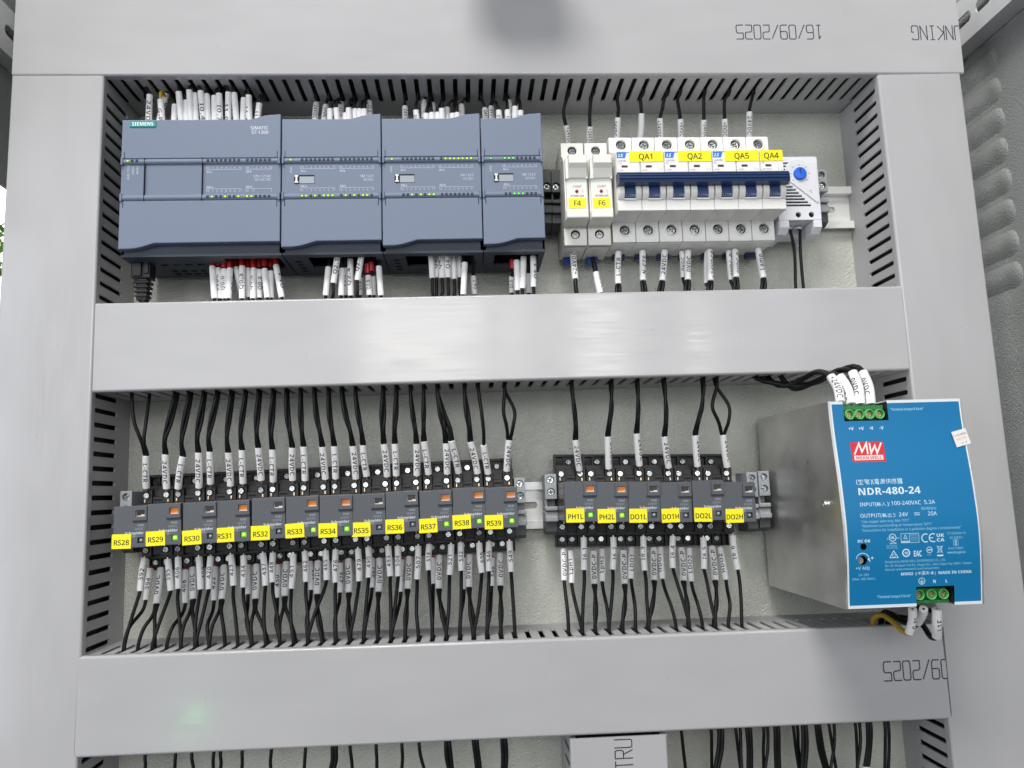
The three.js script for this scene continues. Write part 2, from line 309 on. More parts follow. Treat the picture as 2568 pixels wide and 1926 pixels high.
function controller(name, label, x0, w, o) {
  const t = thing(name, label, 'controller module', [x0, 168.6, 0]), Y = k => plcY[k] - 168.6, g = .25;
  // housing, open underneath in front for the terminals
  const under = rectShape(g, w - g, 8.5, 63);
  under.holes.push(rectPath(o.rec[0], o.rec[1], o.recZ ?? 30, 56));
  for (const [vx, vz, n, dx] of o.vents) for (let i = 0; i < n; i++) under.holes.push(rectPath(vx + i * dx, vx + i * dx + dx * .62, vz, vz + 4.6));
  const up = plate(under, 0, 1.6); up.rotateX(PI / 2); up.translate(0, 2.2, 0);
  part(t, 'underside_grille', up, M.plcDark);
  part(t, 'housing', [box(g, w - g, 15, 97, 8, 62, .6), box(g, 1.8, 1, 15.5, 8, 62), box(w - 1.8, w - g, 1, 15.5, 8, 62), box(g, w - g, 1, 15.2, 58, 62), box(g, w - g, 1, 15.2, 8, 9.6)], M.plcDark);
  part(t, 'terminal_block', [box(o.rec[0], o.rec[1], 6.5, 15, 34, 54, .4)], M.plcVoid);
  // front doors: the upper one rises to the right, the lower one drops on the left
  const up2 = new THREE.Shape(), a = w - o.hump[0], b = w - o.hump[1]; up2.moveTo(g, Y('r4')); up2.lineTo(w - g, Y('r4')); up2.lineTo(w - g, Y('top') + .1); up2.lineTo(b, Y('top') - .35);
  up2.bezierCurveTo(b - (b - a) * .45, Y('top') - .7, a + (b - a) * .4, Y('dT') + .2, a, Y('dT')); up2.lineTo(g, Y('dT')); up2.closePath();
  part(t, 'upper_door', [plate(up2, 60.5, 7.5, .5, 14)], M.plc);
  const lo = new THREE.Shape(); lo.moveTo(g, Y('r1')); lo.lineTo(w - g, Y('r1')); lo.lineTo(w - g, Y('dB')); lo.lineTo(24.5, Y('dB') - .15); lo.bezierCurveTo(18, Y('dB') - 2, 14, Y('bot') + .3, 7, Y('bot') + .05); lo.lineTo(g, Y('bot')); lo.closePath();
  part(t, 'lower_door', [plate(lo, 60.5, 7.5, .5, 14)], M.plc);
  part(t, 'middle_panel', box(g, w - g, Y('r2') - .3, Y('r3') + .3, 60, 67, .3), M.plcMid);
  for (const [q0, q1] of [['r1', 'r2'], ['r3', 'r4']]) {
    const yc = (Y(q0) + Y(q1)) / 2, hh = (Y(q1) - Y(q0)) / 2, p = []; for (let i = 0; i <= 8; i++) { const an = -PI / 2 + PI * i / 8; p.push([66.6 + 2.2 * Math.cos(an), yc + hh * .96 * Math.sin(an)]); } p.push([60, yc + hh * .96], [60, yc - hh * .96]);
    part(t, 'light_strip', profile(p, 1.9, w - 1.9, .2), M.plc);
    for (const ex of [.35, w - 1.95]) part(t, 'hinge_knuckle', box(ex, ex + 1.6, yc - hh - .5, yc + hh + .5, 60, 69.2, .5), M.plcMid);
    for (const ex of [2.3, w - 2.7]) { const s = q0 === 'r3' ? 1 : -1; part(t, 'hinge_slit', box(ex, ex + .45, yc + s * hh, yc + s * (hh + 5), 66, 68.08), M.plcVoid); }
  }
  // indicator lights
  for (const [lx, up, on] of o.leds) { const yc = up ? (Y('r3') + Y('r4')) / 2 + .2 : (Y('r1') + Y('r2')) / 2; part(t, 'led', box(lx - .62, lx + .62, yc - .62, yc + .62, 68.3, 68.95, .1), on === 1 ? M.ledGreen : on === 2 ? M.ledPure : M.ledOff); part(t, 'led_frame', box(lx - .95, lx + .95, yc - .95, yc + .95, 68.2, 68.78, .1), M.plcVoid); }
  if (o.gaps) for (const q of o.gaps) part(t, 'panel_seam', box(q, q + .35, Y('r1'), Y('r4'), 66.5, 68.95), M.plcVoid);
  if (o.tab) { const ty = Y('r3') - 14.6; part(t, 'tab_recess', box(o.tab, o.tab + 14.2, ty, ty + 6.4, 66.5, 67.1), M.plcVoid); part(t, 'tab_strip', box(o.tab + 3.8, o.tab + 14, ty + .2, ty + 5.2, 66.8, 67.25), M.grey.clone()); t.children.at(-1).material.color = rgb(.34, .38, .42); part(t, 'slide_tab', [box(o.tab + .5, o.tab + 3.1, ty + .5, ty + 1.5, 66.9, 68), box(o.tab + .5, o.tab + 3.1, ty + 4.9, ty + 5.9, 66.9, 68), box(o.tab + 1.2, o.tab + 2.4, ty + 1.5, ty + 4.9, 66.9, 67.9)], M.white); }
  if (o.print) facePrint(t, 'print', w - 4, Y('r3') - Y('r2'), 2, Y('r2'), 67.06, 14, o.print);
  return t;
}
const INK = 'rgba(214,222,236,0.92)';
function scale(T, x, y, n, word, below, pitch) {              // numbered bracket under or over a row of lights
  for (let i = 0; i < n; i++) T.text(String(i), x + i * pitch, y, 2.1, INK, 'center');
  const a = x - 1.3, b = x + (n - 1) * pitch + 1.3, q = below ? y - .5 : y + 2.3, e = below ? 2.2 : -2.2;
  T.line([[a, q + e], [a, q], [b, q], [b, q + e]], .22, INK);
  T.text(word, a, below ? q - 2.4 : q + .7, 1.9, INK, 'left', 'bold');
}
const cpuX = -237.6, mods = [-127.0, -56.8, 13.9];
const P8 = 3.03;
const row = (x, up, bits, pitch = P8, on = 1) => [...bits].map((b, i) => [x + i * pitch, up, b === '1' ? on : 0]);
const cpu = controller('controller', 'widest blue-grey controller, teal name badge on its upper door', cpuX, 110.2, {
  rec: [68, 107], vents: [[22, 24, 6, 7], [22, 16.5, 6, 7], [20, 40, 5, 8.6]], hump: [23, 8], gaps: [16.5, 56],
  leds: [[5.2, 1, 1], [8.3, 1, 0], [11.4, 1, 0], ...row(60, 1, '00000000'), ...row(87.3, 1, '000000'), ...row(60.2, 0, '01001001'), ...row(87.3, 0, '110000')],
  print(T) { T.side('RUN / STOP', 3.2, 11.3, 2.0, INK, -PI / 2); T.side('ERROR', 6.3, 15, 2.0, INK, -PI / 2); T.side('MAINT', 9.4, 15, 2.0, INK, -PI / 2);
    scale(T, 58, 18.6, 8, 'DI a', true, P8); scale(T, 85.3, 18.6, 6, 'DI b', true, P8); T.text('CPU 1214C', 101.5, 12.0, 2.5, INK, 'right'); T.text('DC/DC/DC', 101.5, 9.6, 2.5, INK, 'right');
    scale(T, 58.2, 1.6, 8, 'DQ a', false, P8); scale(T, 85.3, 1.6, 2, 'DQ b', false, P8); T.line([[88, 3.9], [101.8, 3.9], [101.8, 1.6]], .22, INK); },
});
part(cpu, 'name_badge', box(5.6, 23.6, 93.2, 97.6, 67.6, 68.7, .2), std(.02, .30, .30, .4));
facePrint(cpu, 'badge_print', 17.4, 4, 5.9, 93.4, 68.76, 22, T => T.text('SIEMENS', 8.7, .72, 3.5, '#eef6f4', 'center', 'bold'));
facePrint(cpu, 'door_print', 20, 8, 82, 86.2, 68.06, 20, T => { T.text('SIMATIC', 19.4, 4.9, 3.3, '#e6ebf2', 'right'); T.text('S7-1200', 19.4, 1.6, 3.3, '#e6ebf2', 'right'); });
const modPrint = (w, two) => T => {
  T.side('DIAG', 4.6, 14.9, 2.0, INK, -PI / 2); const x = two ? 12.6 : 14.8;
  scale(T, x, 18.6, 8, 'DI a', true, P8); scale(T, x, 1.6, 8, 'DQ a', false, P8); if (two) { scale(T, x + 27.3, 18.6, 8, 'DI b', true, P8); scale(T, x + 27.3, 1.6, 8, 'DQ b', false, P8); }
  T.text('SM 1223', w - 7.6, 11.6, 2.5, INK, 'right'); T.text('DC/DC', w - 7.6, 8.9, 2.5, INK, 'right'); };
const modVents = [[6, 46, 2, 0.01], [6, 38, 1, 7]];
const mv = w => [[6, 44, 1, 7], [6, 36, 1, 7], [6, 27, 1, 7], [6, 19, 1, 7]];
controller('controller', 'blue-grey input-output module just right of the badged controller', mods[0], 70, { rec: [16, 64], vents: mv(70), hump: [24.5, 7], tab: 8.7, leds: [[6.6, 1, 1], ...row(14.6, 1, '00000000'), ...row(41.9, 1, '00000000'), ...row(14.6, 0, '11010111'), ...row(41.9, 0, '01010110')], print: modPrint(70, true) });
controller('controller', 'blue-grey input-output module with a row of yellow-green lights lit top right', mods[1], 70.5, { rec: [15, 64], vents: mv(70), hump: [24, 7], tab: 8.9, leds: [[7.2, 1, 1], ...row(15.1, 1, '00000000'), ...row(42.3, 1, '01111111'), ...row(15.2, 0, '00101011'), ...row(42.4, 0, '00000000')], print: modPrint(70.5, true) });
controller('controller', 'narrowest blue-grey module, rightmost of the controllers, pure green lights', mods[2], 44.2, { rec: [8, 40], vents: [], hump: [23, 7], tab: 8.6, leds: [[6.8, 1, 2], ...row(16.8, 1, '11100000', P8, 2), ...row(16.9, 0, '00111000', P8, 2)], print: modPrint(44.2, false) });
{ // network plug under the controller
  const t = thing('network_plug', 'black moulded plug with ribbed boot under the badged controller', 'plug', [-229.5, 171, 44]);
  part(t, 'shell', [box(-6.2, 7.2, -13, 3, -5, 6, .8), box(-4.6, 1.6, -12, -2, 6, 8, .5), box(3, 6.4, -10, 2, 6, 7.4, .4)], M.black);
  const bt = []; for (let i = 0; i < 4; i++) bt.push(box(-5 + i * .55, 6.4 - i * .4, -16.6 - i * 3.3, -14.5 - i * 3.3, -4, 5.5, .8)); bt.push(box(-3, 4.6, -29, -11, -2.5, 4, 1.4));
  part(t, 'strain_relief', bt, M.black); part(t, 'cable', tube([[1.6, -22, 1], [1.8, -34, 1], [2.4, -52, 0]], 3, 10, 10), M.wire);
}

// ---------------------------------------------------------------- rail end clamps
function endStop(label, x, y, w, mat = M.stopGrey, n = 2) {
  const t = thing('end_clamp', label, 'rail clamp', [x, y, 0]);
  const s = rectShape(0, w, 2, 20, .5); s.holes.push(circlePath(w / 2, 15.5, 2.7), circlePath(w / 2 + .1, 7, 2.7));
  part(t, 'body', [plate(s, 30, 4, .3, 10), box(.3, w - .3, 2.4, 19.6, 8, 30.5, .4), box(.2, w - .2, -4, 3, 8, 22, .3), box(.1, 1.4, -4, 3, 20, 31)], mat);
  part(t, 'lever', [box(-.2, w + .6, -6.4, -3.2, 8, 33, 1), box(-.2, w + .6, -10.6, -6.9, 8, 31, .6), box(-.2, w + .7, -14.2, -10.2, 8, 33, 1)], mat);
  part(t, 'foot', profile([[8, -14], [30, -14.3], [30, -21], [24, -23.5], [8, -23.5]], 0, w, .2), M.stopDark);
  screw(t, w / 2, 15.5, 30.2, 2.3); screw(t, w / 2 + .1, 7, 30.2, 2.3);
}
endStop('grey two-screw end clamp, left end of the long relay row', -244.5, -11, 8);
endStop('grey two-screw end clamp to the right of relay tagged RS39', 32.3, -10, 7.8);
endStop('grey two-screw end clamp to the left of relay tagged PH1L', 54.4, -8, 8.4);
endStop('grey two-screw end clamp just right of relay DO2H, inner one of two', 202.6, -11, 7.8);
endStop('grey two-screw end clamp beside the power supply, outer one of two', 211.4, -10.4, 8);
endStop('dark grey two-screw clamp touching the narrowest controller module', 60.6, 222.5, 6.6, M.stopDark);
endStop('dark grey two-screw clamp touching the left fuse holder', 67.6, 222.2, 6.6, M.stopDark);
endStop('grey two-screw clamp right of the blue dial thermostat', 274, 220.6, 8.2, M.grey);

// ---------------------------------------------------------------- fuse holders and circuit breakers
function tag(parent, text, w, h, x, y, z, turn = 0, size = 3.6, label) {        // printed yellow sticker with a body of its own
  const o = part(parent, 'tag', box(-w / 2, w / 2, -h / 2, h / 2, -.05, .12), M.tag, [x, y, z], label); o.rotation.z = turn;
  const tex = canvasTex(Math.round(w * 18), Math.round(h * 18), (c, W, H) => { c.fillStyle = '#fff200'; c.fillRect(0, 0, W, H); c.fillStyle = '#141008'; c.textAlign = 'center'; c.textBaseline = 'alphabetic'; sans(c, size * 18); c.lineWidth = size * .5; c.strokeStyle = '#141008'; c.strokeText(text, W / 2, H * (size > h * .85 ? .86 : .5) + (size > h * .85 ? 0 : size * 18 * .37), W * .96); c.fillText(text, W / 2, H * (size > h * .85 ? .86 : .5) + (size > h * .85 ? 0 : size * 18 * .37), W * .96); });
  part(o, 'print', decal(w, h, 0, 0, .17), new THREE.MeshPhysicalMaterial({ map: tex, roughness: .4 }));
  return o;
}
M.tag = std(.86, .78, .0, .4);
function fuseHolder(label, x0, text) {
  const w = 17.5, t = thing('fuse_holder', label, 'fuse holder', [x0, 178, 0]), g = .2;
  part(t, 'body', [profile([[8, 1], [42, 1], [42, 14], [44, 15.6], [58, 16.4], [58, 60], [52, 66], [41, 68], [41, 80], [8, 80]], g, w - g, .35)], M.cream);
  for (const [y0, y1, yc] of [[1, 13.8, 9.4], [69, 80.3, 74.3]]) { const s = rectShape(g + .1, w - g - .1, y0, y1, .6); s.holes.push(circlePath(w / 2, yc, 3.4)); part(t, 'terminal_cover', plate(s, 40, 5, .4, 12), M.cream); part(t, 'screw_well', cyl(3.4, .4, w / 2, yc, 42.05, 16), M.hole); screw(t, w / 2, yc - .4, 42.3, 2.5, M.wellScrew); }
  part(t, 'label_panel', box(1.2, w - 1.2, 22, 59, 57.5, 61, .5), M.cream);
  part(t, 'lower_step', box(.6, w - .6, 16.2, 23.3, 50, 61.6, 1.2), M.cream);
  part(t, 'pull_handle', [profile([[56, 44], [63, 46], [66, 52], [68.5, 55], [68.5, 61], [65, 62.6], [56, 62.6]], 2.6, w - 1.6, .5), box(.7, 3, 45, 61, 56, 63, .6), box(w - 2.4, w - .6, 45, 61, 56, 63, .6)], M.cream);
  part(t, 'indicator_lamp', new THREE.SphereGeometry(1.25, 14, 10).translate(8.6, 36.4, 61), M.red);
  facePrint(t, 'print', 13.6, 12, 2.2, 30.2, 61.06, 20, T => { T.text('CHNT', 6.8, 8.8, 2.6, '#3a3a38', 'center', '', 0); T.text('RT28N-32X', 6.8, 2.0, 1.9, '#5a5a58', 'center', 'bold'); T.line([[10.6, 7.6], [10.6, 6.6], [11.3, 5.6]], .25, '#777'); T.line([[10.8, 5.2], [10.8, 4.4]], .25, '#777'); });
  tag(t, text, 12.6, 7.6, 8.6, 27.4, 61.12, .01, 5.3);
  part(t, 'rail_foot', box(3, 11.6, -4.5, 1.4, 8, 15, .5), M.blueClip);
}
fuseHolder('cream fuse holder with yellow tag F4, left of the pair', 74.0, 'F4');
fuseHolder('cream fuse holder with yellow tag F6, beside the first breaker', 91.9, 'F6');

const PW = 17.62;
function breaker(label, x0, poles, text, amp, tagW, tagX) {
  const t = thing('circuit_breaker', label, 'circuit breaker', [x0, 181, 0], -.004), W = PW * poles;
  for (let k = 0; k < poles; k++) {
    const a = k * PW + .12, b = (k + 1) * PW - .12;
    part(t, 'pole_body', profile([[8, 0], [39.5, 0], [39.5, 15.8], [66.6, 15.8], [66.6, 60.2], [39.5, 66], [39.5, 82.6], [8, 82.6]], a, b, .3), M.white);
    for (const [y0, y1, yc] of [[.4, 17.4, 9.6], [70.4, 82.4, 76.2]]) {
      const s = rectShape(a + .1, b - .1, y0, y1, .7); s.holes.push(circlePath((a + b) / 2 + .6, yc, 3.9));
      part(t, 'terminal_cover', plate(s, 38.9, 4.2, .35, 14), M.white);
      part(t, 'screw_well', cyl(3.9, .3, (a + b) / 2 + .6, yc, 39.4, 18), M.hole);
      part(t, 'collar', lathe([[3.9, 0], [3.9, .7], [4.6, .9], [5.1, .5], [5.2, 0]], (a + b) / 2 + .6, yc, 43), M.white);
      screw(t, (a + b) / 2 + .6, yc - .2, 39.9, 3.0, M.wellScrew);
    }
    part(t, 'label_plate', box(a + .15, b - .15, 44.6, 60.4, 65.5, 68, .25), M.white);
    part(t, 'indicator_window', [box(a + 3.9, a + 8.3, 48.1, 49.8, 67.7, 68.05)], M.darkRed);
    part(t, 'front_skirt', box(a, b, 15.9, 23.6, 60, 68, .4), M.white);
    const hub = (p, q) => { const u = []; for (let i = 0; i <= 10; i++) { const an = -PI * .5 + PI * i / 10; u.push([66 + 5.2 * Math.cos(an), 30 + 6.6 * Math.sin(an)]); } u.push([60, 36.6], [60, 23.4]); return profile(u, p, q, .7); };
    part(t, 'handle_hub', [hub(a + .2, a + 4.9), hub(b - 4.4, b - .2), box(a + 4.6, b - 4, 23.5, 24.6, 62, 69.6, .3)], M.white);
    part(t, 'toggle', [profile([[60, 24.6], [68.6, 24.6], [69.8, 29], [69, 33.6], [67.4, 37], [60, 37]], a + 5, b - 4.6, .2)], M.navyLight);
    facePrint(t, 'toggle_print', 7.6, 3.4, a + 5.1, 25.1, 69.95, 20, T => { T.rect(.5, .3, 2.6, 2.8, 'rgba(150,160,185,.55)'); T.rect(1.5, .7, .7, 2, 'rgba(25,35,70,.9)'); T.text('ON', 3.8, .55, 2.7, '#b9c2d4'); }, null, .4, 'toggle').rotation.x = -.2;
    part(t, 'handle_bar', [profile([[66, 33], [72, 33], [77.4, 33.4], [78, 35.2], [77.2, 35.6], [78, 36.2], [77.8, 37.6], [77, 37.9], [77.6, 38.5], [77.2, 39.8], [76.2, 40.1], [76.6, 40.7], [74.6, 42], [66, 43.6]], k * PW + .02, (k + 1) * PW - .02, .05)], M.navy);
    part(t, 'rail_foot', [box(a + 5, b - 3, -4.4, .4, 8, 14, .4)], M.navy);
    facePrint(t, 'print', PW - .6, 15.4, a + .3, 44.8, 68.06, 18, T => {
      T.line([[.1, .1], [.1, 15.3]], .12, '#999'); T.text(amp[1], 1.0, 1.0 - .2, 1.6, '#8a8a8a');
      if (k === 0) { if (poles > 1) { T.poly([[.5, 10.4], [6.4, 10.4], [7.6, 14.5], [9.9, 14.5], [9.9, 15.1], [.5, 15.1]], '#2f78cf'); T.text('LS', 1.2, 11.3, 3.3, '#f4f7fb', 'left', 'bold italic'); } T.text('LA63N', .8, 7.6, 2.2, '#5c5c5c'); T.text(amp[0], .8, 5.7, 1.8, '#777'); }
      if (k === poles - 1) { T.text('⌇ ⌇', 12.2, 1.2, 1.6, '#999'); T.line([[13, 2.6], [13.5, 1.6], [13.1, .8]], .16, '#888'); T.line([[15, 2.6], [15.5, 1.6], [15.1, .8]], .16, '#888'); }
    }, null, .4);
  }
  tag(t, text, tagW, 8.1, tagX, 56.4, 68.2, .012, 5.9);
  return t;
}
const bx = 110.6;
breaker('white two-pole breaker with yellow tag QA1, next to the fuse holders', bx, 2, 'QA1', ['C10', '415V~'], 24.6, 22.2);
breaker('white two-pole breaker with yellow tag QA2, second in the row', bx + PW * 2, 2, 'QA2', ['C6', '415V~'], 24.4, 22.6);
breaker('white two-pole breaker with yellow tag QA5, third in the row', bx + PW * 4, 2, 'QA5', ['C6', '415V~'], 25, 22);
breaker('white single-pole breaker with yellow tag QA4, beside the thermostat', bx + PW * 6, 1, 'QA4', ['C6', '240/415V~'], 17, 8.7);

{ // thermostat
  const t = thing('thermostat', 'white thermostat with blue dial and louvred front, right of the breakers', 'thermostat', [237, 186.6, 0]);
  const w = 32.8;
  const s = rectShape(0, w, 9.5, 59.4, .8); s.holes.push(circlePath(15.2, 13.6, 2.1), circlePath(25.3, 13.6, 2.1));
  const slat = []; for (let i = 0; i < 5; i++) s.holes.push(rectPath(1.4, 16 - i * 1.6, 53.7 - i * 2.45, 55 - i * 2.45)); for (let i = 0; i < 8; i++) s.holes.push(rectPath(1.4, 10.5 + i * 2.15, 37.4 - i * 2.45, 38.9 - i * 2.45));
  part(t, 'front_shell', plate(s, 43, 2.4, .3, 12), M.whiteCool);
  part(t, 'housing', [box(.2, w - .2, 9.8, 59, 9, 40.5, .5), box(.2, w - .2, 4, 10, 9, 22, .5)], M.whiteCool);
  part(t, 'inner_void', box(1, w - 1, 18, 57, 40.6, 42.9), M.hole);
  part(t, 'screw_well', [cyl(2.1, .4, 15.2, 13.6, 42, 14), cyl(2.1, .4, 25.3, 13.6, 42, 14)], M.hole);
  part(t, 'lower_cheek', [profile([[9, 0], [40, 0], [45.3, 4], [45.3, 9.4], [9, 9.4]], 0, 7.6, .4), profile([[9, 0], [40, 0], [45.3, 4], [45.3, 9.4], [9, 9.4]], 26.4, w, .4)], M.whiteCool);
  const d = new THREE.Shape(); d.moveTo(31.6, 54.5); d.lineTo(31.6, 23.5); d.lineTo(30.4, 22.6); d.lineTo(9.2, 40.5); d.absarc(17.6, 47.2, 10.4, PI * 1.22, PI * .28, true); d.closePath();
  part(t, 'dial_plate', plate(d, 45, 1.3, .35, 18), M.whiteCool);
  part(t, 'dial', [lathe([[0, 2], [4.3, 2], [4.9, 1.5], [5.0, 0]], 18.2, 45.4, 46.2, 28)], M.blueKnob);
  part(t, 'dial_slot', [box(17.9, 18.7, 45, 49, 48.1, 48.3), box(17.6, 18.9, 47.4, 48.8, 48.12, 48.32)], M.navy);
  facePrint(t, 'print', 22, 28, 8, 27, 46.36, 18, T => { const R = 7.2; ['0', '10', '20', '30', '40', '50', '60'].forEach((n, i) => { const a = (222 - i * 44) * PI / 180; T.text(n, 10.2 + R * Math.cos(a), 18.4 + R * Math.sin(a) - .7, 1.9, '#a8a6a8', 'center'); if (i < 6) { const b = a - 22 * PI / 180; T.rect(10.2 + R * Math.cos(b) - .25, 18.4 + R * Math.sin(b) - .25, .5, .5, '#888'); } }); T.text('°C', 17.6, 3.4, 2.8, '#97959a', 'center'); });
  part(t, 'cable_gland', [lathe([[1.6, 0], [3, .2], [3, 2], [1.6, 2.4]], 12.6, 0, 0, 16).rotateX(-PI / 2).translate(0, 7, 30), lathe([[1.6, 0], [3, .2], [3, 2], [1.6, 2.4]], 20.6, 0, 0, 16).rotateX(-PI / 2).translate(0, 7, 30)], M.whiteCool);
  const fins = []; for (let i = 0; i < 16; i++) fins.push(box(1 + i * 1.95, 2 + i * 1.95, 58.9, 60, 12, 44)); part(t, 'cooling_fins', fins, M.whiteCool);
}

// ---------------------------------------------------------------- relays and their sockets
const relayNames = ['RS28', 'RS29', 'RS30', 'RS31', 'RS32', 'RS33', 'RS34', 'RS35', 'RS36', 'RS37', 'RS38', 'RS39', 'PH1L', 'PH2L', 'DO1L', 'DO1H', 'DO2L', 'DO2H'];
const tagTex = canvasTex(256 * 6, 200 * 3, (c, W, H) => {
  c.fillStyle = '#fff200'; c.fillRect(0, 0, W, H);
  relayNames.forEach((n, i) => { c.fillStyle = '#15120a'; c.textAlign = 'center'; c.textBaseline = 'alphabetic'; sans(c, 92); c.lineWidth = 3.5; c.strokeStyle = '#15120a'; c.strokeText(n, (i % 6 + .5) * 256, (Math.floor(i / 6) + .74) * 200, 238); c.fillText(n, (i % 6 + .5) * 256, (Math.floor(i / 6) + .74) * 200, 238); });
});
const tagMat = new THREE.MeshPhysicalMaterial({ map: tagTex, roughness: .42 });
const relayCap = (() => { const s = rectShape(.15, 21.8, -26.9, 0, .5); s.holes.push(rectPath(14.3, 20.6, -7.3, -2.9), rectPath(15.6, 19.4, -24.2, -20.6)); return plate(s, 70.5, 4.5, .35, 5); })();
const relayFrame = [plate((() => { const s = rectShape(13.1, 21.7, -9.6, -.5, .5); s.holes.push(rectPath(14.6, 20.3, -7.1, -3.1)); return s; })(), 74.6, 1.6, .2), profile([[74.7, -9.2], [76.1, -9.2], [74.8, -11.4]], 12.6, 21.7), profile([[74.7, -.6], [76, -1.2], [76, -2], [74.7, -2]], 13.2, 21.6)];
const relayFrameG = merge(relayFrame), relayCaseG = box(.25, 21.7, -26.7, -.2, 31, 70.4, .6), relayCoreG = box(1, 21, -26, -1, 33, 69.8, .4);
const paneG = box(14.4, 20.5, -7.2, -3, 73.6, 74.5, .15), ledG = merge([box(15.7, 19.3, -24.1, -20.7, 72.2, 73.6, .3)]), lensG = new THREE.SphereGeometry(1.1, 12, 8).translate(17.5, -22.4, 73.8), tagBodyG = box(0, 12.2, -9.3, 0, 75.02, 75.2);
M.relayPane = std(.8, .8, .8, .08, { transmission: 1, thickness: 0, transparent: false });
M.lampOn = new THREE.MeshStandardMaterial({ color: rgb(.1, .5, .02), emissive: rgb(.22, .95, .05), emissiveIntensity: .3, roughness: .25 });
M.lampHot = new THREE.MeshStandardMaterial({ color: rgb(.5, .9, .1), emissive: rgb(.7, 1, .12), emissiveIntensity: .95, roughness: .2 });
M.lampOff = std(.06, .065, .07, .25); M.lampOffDot = std(.40, .41, .40, .15);
M.socket = std(.015, .015, .016, .42);
M.hint = std(.35, .20, .13, .35);
let relayPrintMat = null;
function relay(i, x, y, turn, on, orange, label) {
  const t = thing('plug_in_relay', label, 'relay', [x, y, rr(-.5, .5)], turn); t.rotation.x = rr(-.006, .006); t.rotation.y = rr(-.006, .006);
  part(t, 'case', relayCaseG, M.relayCase);
  part(t, 'front_cap', relayCap, M.cap); part(t, 'window_frame', relayFrameG, M.cap);
  part(t, 'window', paneG, orange ? M.orange : M.windowDark); 
  if (!orange) part(t, 'window_glint', windowGlintG, M.windowClear); else part(t, 'window_rim', windowRimG, M.windowClear);
  part(t, 'indicator_led', ledG, on ? M.lampOn : M.lampOff); part(t, 'led_lens', lensG, on ? M.lampHot : M.lampOffDot);
  facePrint(t, 'print', 14, 10, 7.2, -20.6, 75.06, 26, T => { T.text('RXM', 12.3, 7.2, 2.05, '#aab2bd', 'right'); T.text('24VDC', 12.3, 4.9, 2.05, '#9aa3ae', 'right'); T.text('Schneider', 12.3, 2.15, 2.5, '#d2d7de', 'right', 'bold'); T.text('Electric', 12.1, .35, 1.5, '#8d96a2', 'right', 'italic'); T.ring(6.1, 1.3, .75, .22, '#c2c8d0'); }, null, .5, 'relay');
  const g = decal(12.2, 9.3, 6.1, -4.65, 75.25), uv = g.attributes.uv, cx = i % 6, cy = Math.floor(i / 6);
  for (let k = 0; k < uv.count; k++) uv.setXY(k, (cx + .02 + uv.getX(k) * .96) / 6, 1 - (cy + 1 - (.02 + uv.getY(k) * .96)) / 3);
  const o = part(t, 'tag', tagBodyG, M.tag, [i < 12 ? -.5 + rr(-.3, .2) : .7 + rr(-.3, .3), -17.9 + rr(-.4, .4), 0]); o.rotation.z = rr(-.022, .022); part(o, 'print', g, tagMat);
}
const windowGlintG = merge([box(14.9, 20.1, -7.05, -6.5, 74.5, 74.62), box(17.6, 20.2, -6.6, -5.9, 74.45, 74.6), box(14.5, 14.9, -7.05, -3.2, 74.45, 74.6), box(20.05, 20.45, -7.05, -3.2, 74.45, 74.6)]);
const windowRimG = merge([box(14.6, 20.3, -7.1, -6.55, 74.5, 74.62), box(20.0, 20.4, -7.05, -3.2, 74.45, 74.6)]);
const socketBase = (() => {
  const g = [box(.1, 21.9, -47, 21.5, 8, 11, .4), box(.1, 21.9, -38, 13, 10, 24, .5), box(.2, 21.8, -27.2, .7, 20, 31, .4), box(.2, 21.8, -37, 11, 20, 23.4, .3)];
  // outer tiers: blocks round each terminal, with walls between
  for (const [a, b] of [[.4, 7.2], [14.2, 21.6]]) g.push(box(a, b, .6, 10.6, 22, 29.2, .5), box(a, b, -36.2, -27.2, 22, 29.2, .5));
  g.push(box(7.15, 14.15, .6, 5.4, 22, 28, .3), box(7.15, 14.15, 5.4, 10, 22, 25.5, .3), box(7.15, 14.15, -35, -27.2, 22, 27.6, .4));
  g.push(box(.2, 21.8, 19.2, 21.3, 9, 15, .5), box(.2, .9, 10, 21.3, 9, 17), box(21.1, 21.8, 10, 21.3, 9, 17), box(6.6, 7.4, 11, 21.2, 9, 15.4));
  g.push(box(7.4, 14.4, 11.8, 19.2, 9, 14.4, .5), box(1.5, 8.5, -45.2, -37, 9, 14.4, .5), box(9.2, 16.2, -45.2, -37, 9, 14.4, .5), box(.3, 1, -46.8, -36, 9, 15.5), box(16.6, 17.4, -46.8, -36, 9, 15.5), box(21, 21.7, -46.8, -36, 9, 15.5));
  return merge(g);
})();
function socket(x, y, turn, label) {
  const t = thing('relay_socket', label, 'relay socket', [x, y, 0], turn);
  part(t, 'socket_body', socketBase, M.socket);
  part(t, 'slot_mark', box(8, 13.3, 2.4, 3.6, 27.8, 28.12), M.hole);
  part(t, 'mounting_hole', cyl(2, .3, 3.8, 15.2, 15.1 - 1.5, 14), M.blackMatt);
  for (const [sx, sy, sz] of [[3.5, 6.4, 29.2], [17.3, 6.4, 29.2], [10.6, 15.6, 14.4], [3.5, -31.6, 29.2], [17.3, -31.6, 29.2], [4.9, -41.2, 14.4], [12.2, -41.2, 14.4]]) {
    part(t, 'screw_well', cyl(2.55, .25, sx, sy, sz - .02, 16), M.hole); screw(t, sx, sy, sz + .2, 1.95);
  }
  part(t, 'contact', [box(4.2, 5.2, -29.4, -27.5, 29, 31, .2), box(16.2, 17, -29.4, -27.5, 29, 31, .2), box(2, 3.1, 1.4, 4, 29, 30.6, .3), box(18, 19.2, 1.2, 3.6, 29, 30.6, .3)], M.brass);
}
const greenOn = 'RS29 RS31 RS33 RS34 RS37 RS38 RS39 PH1L PH2L'.split(' ');
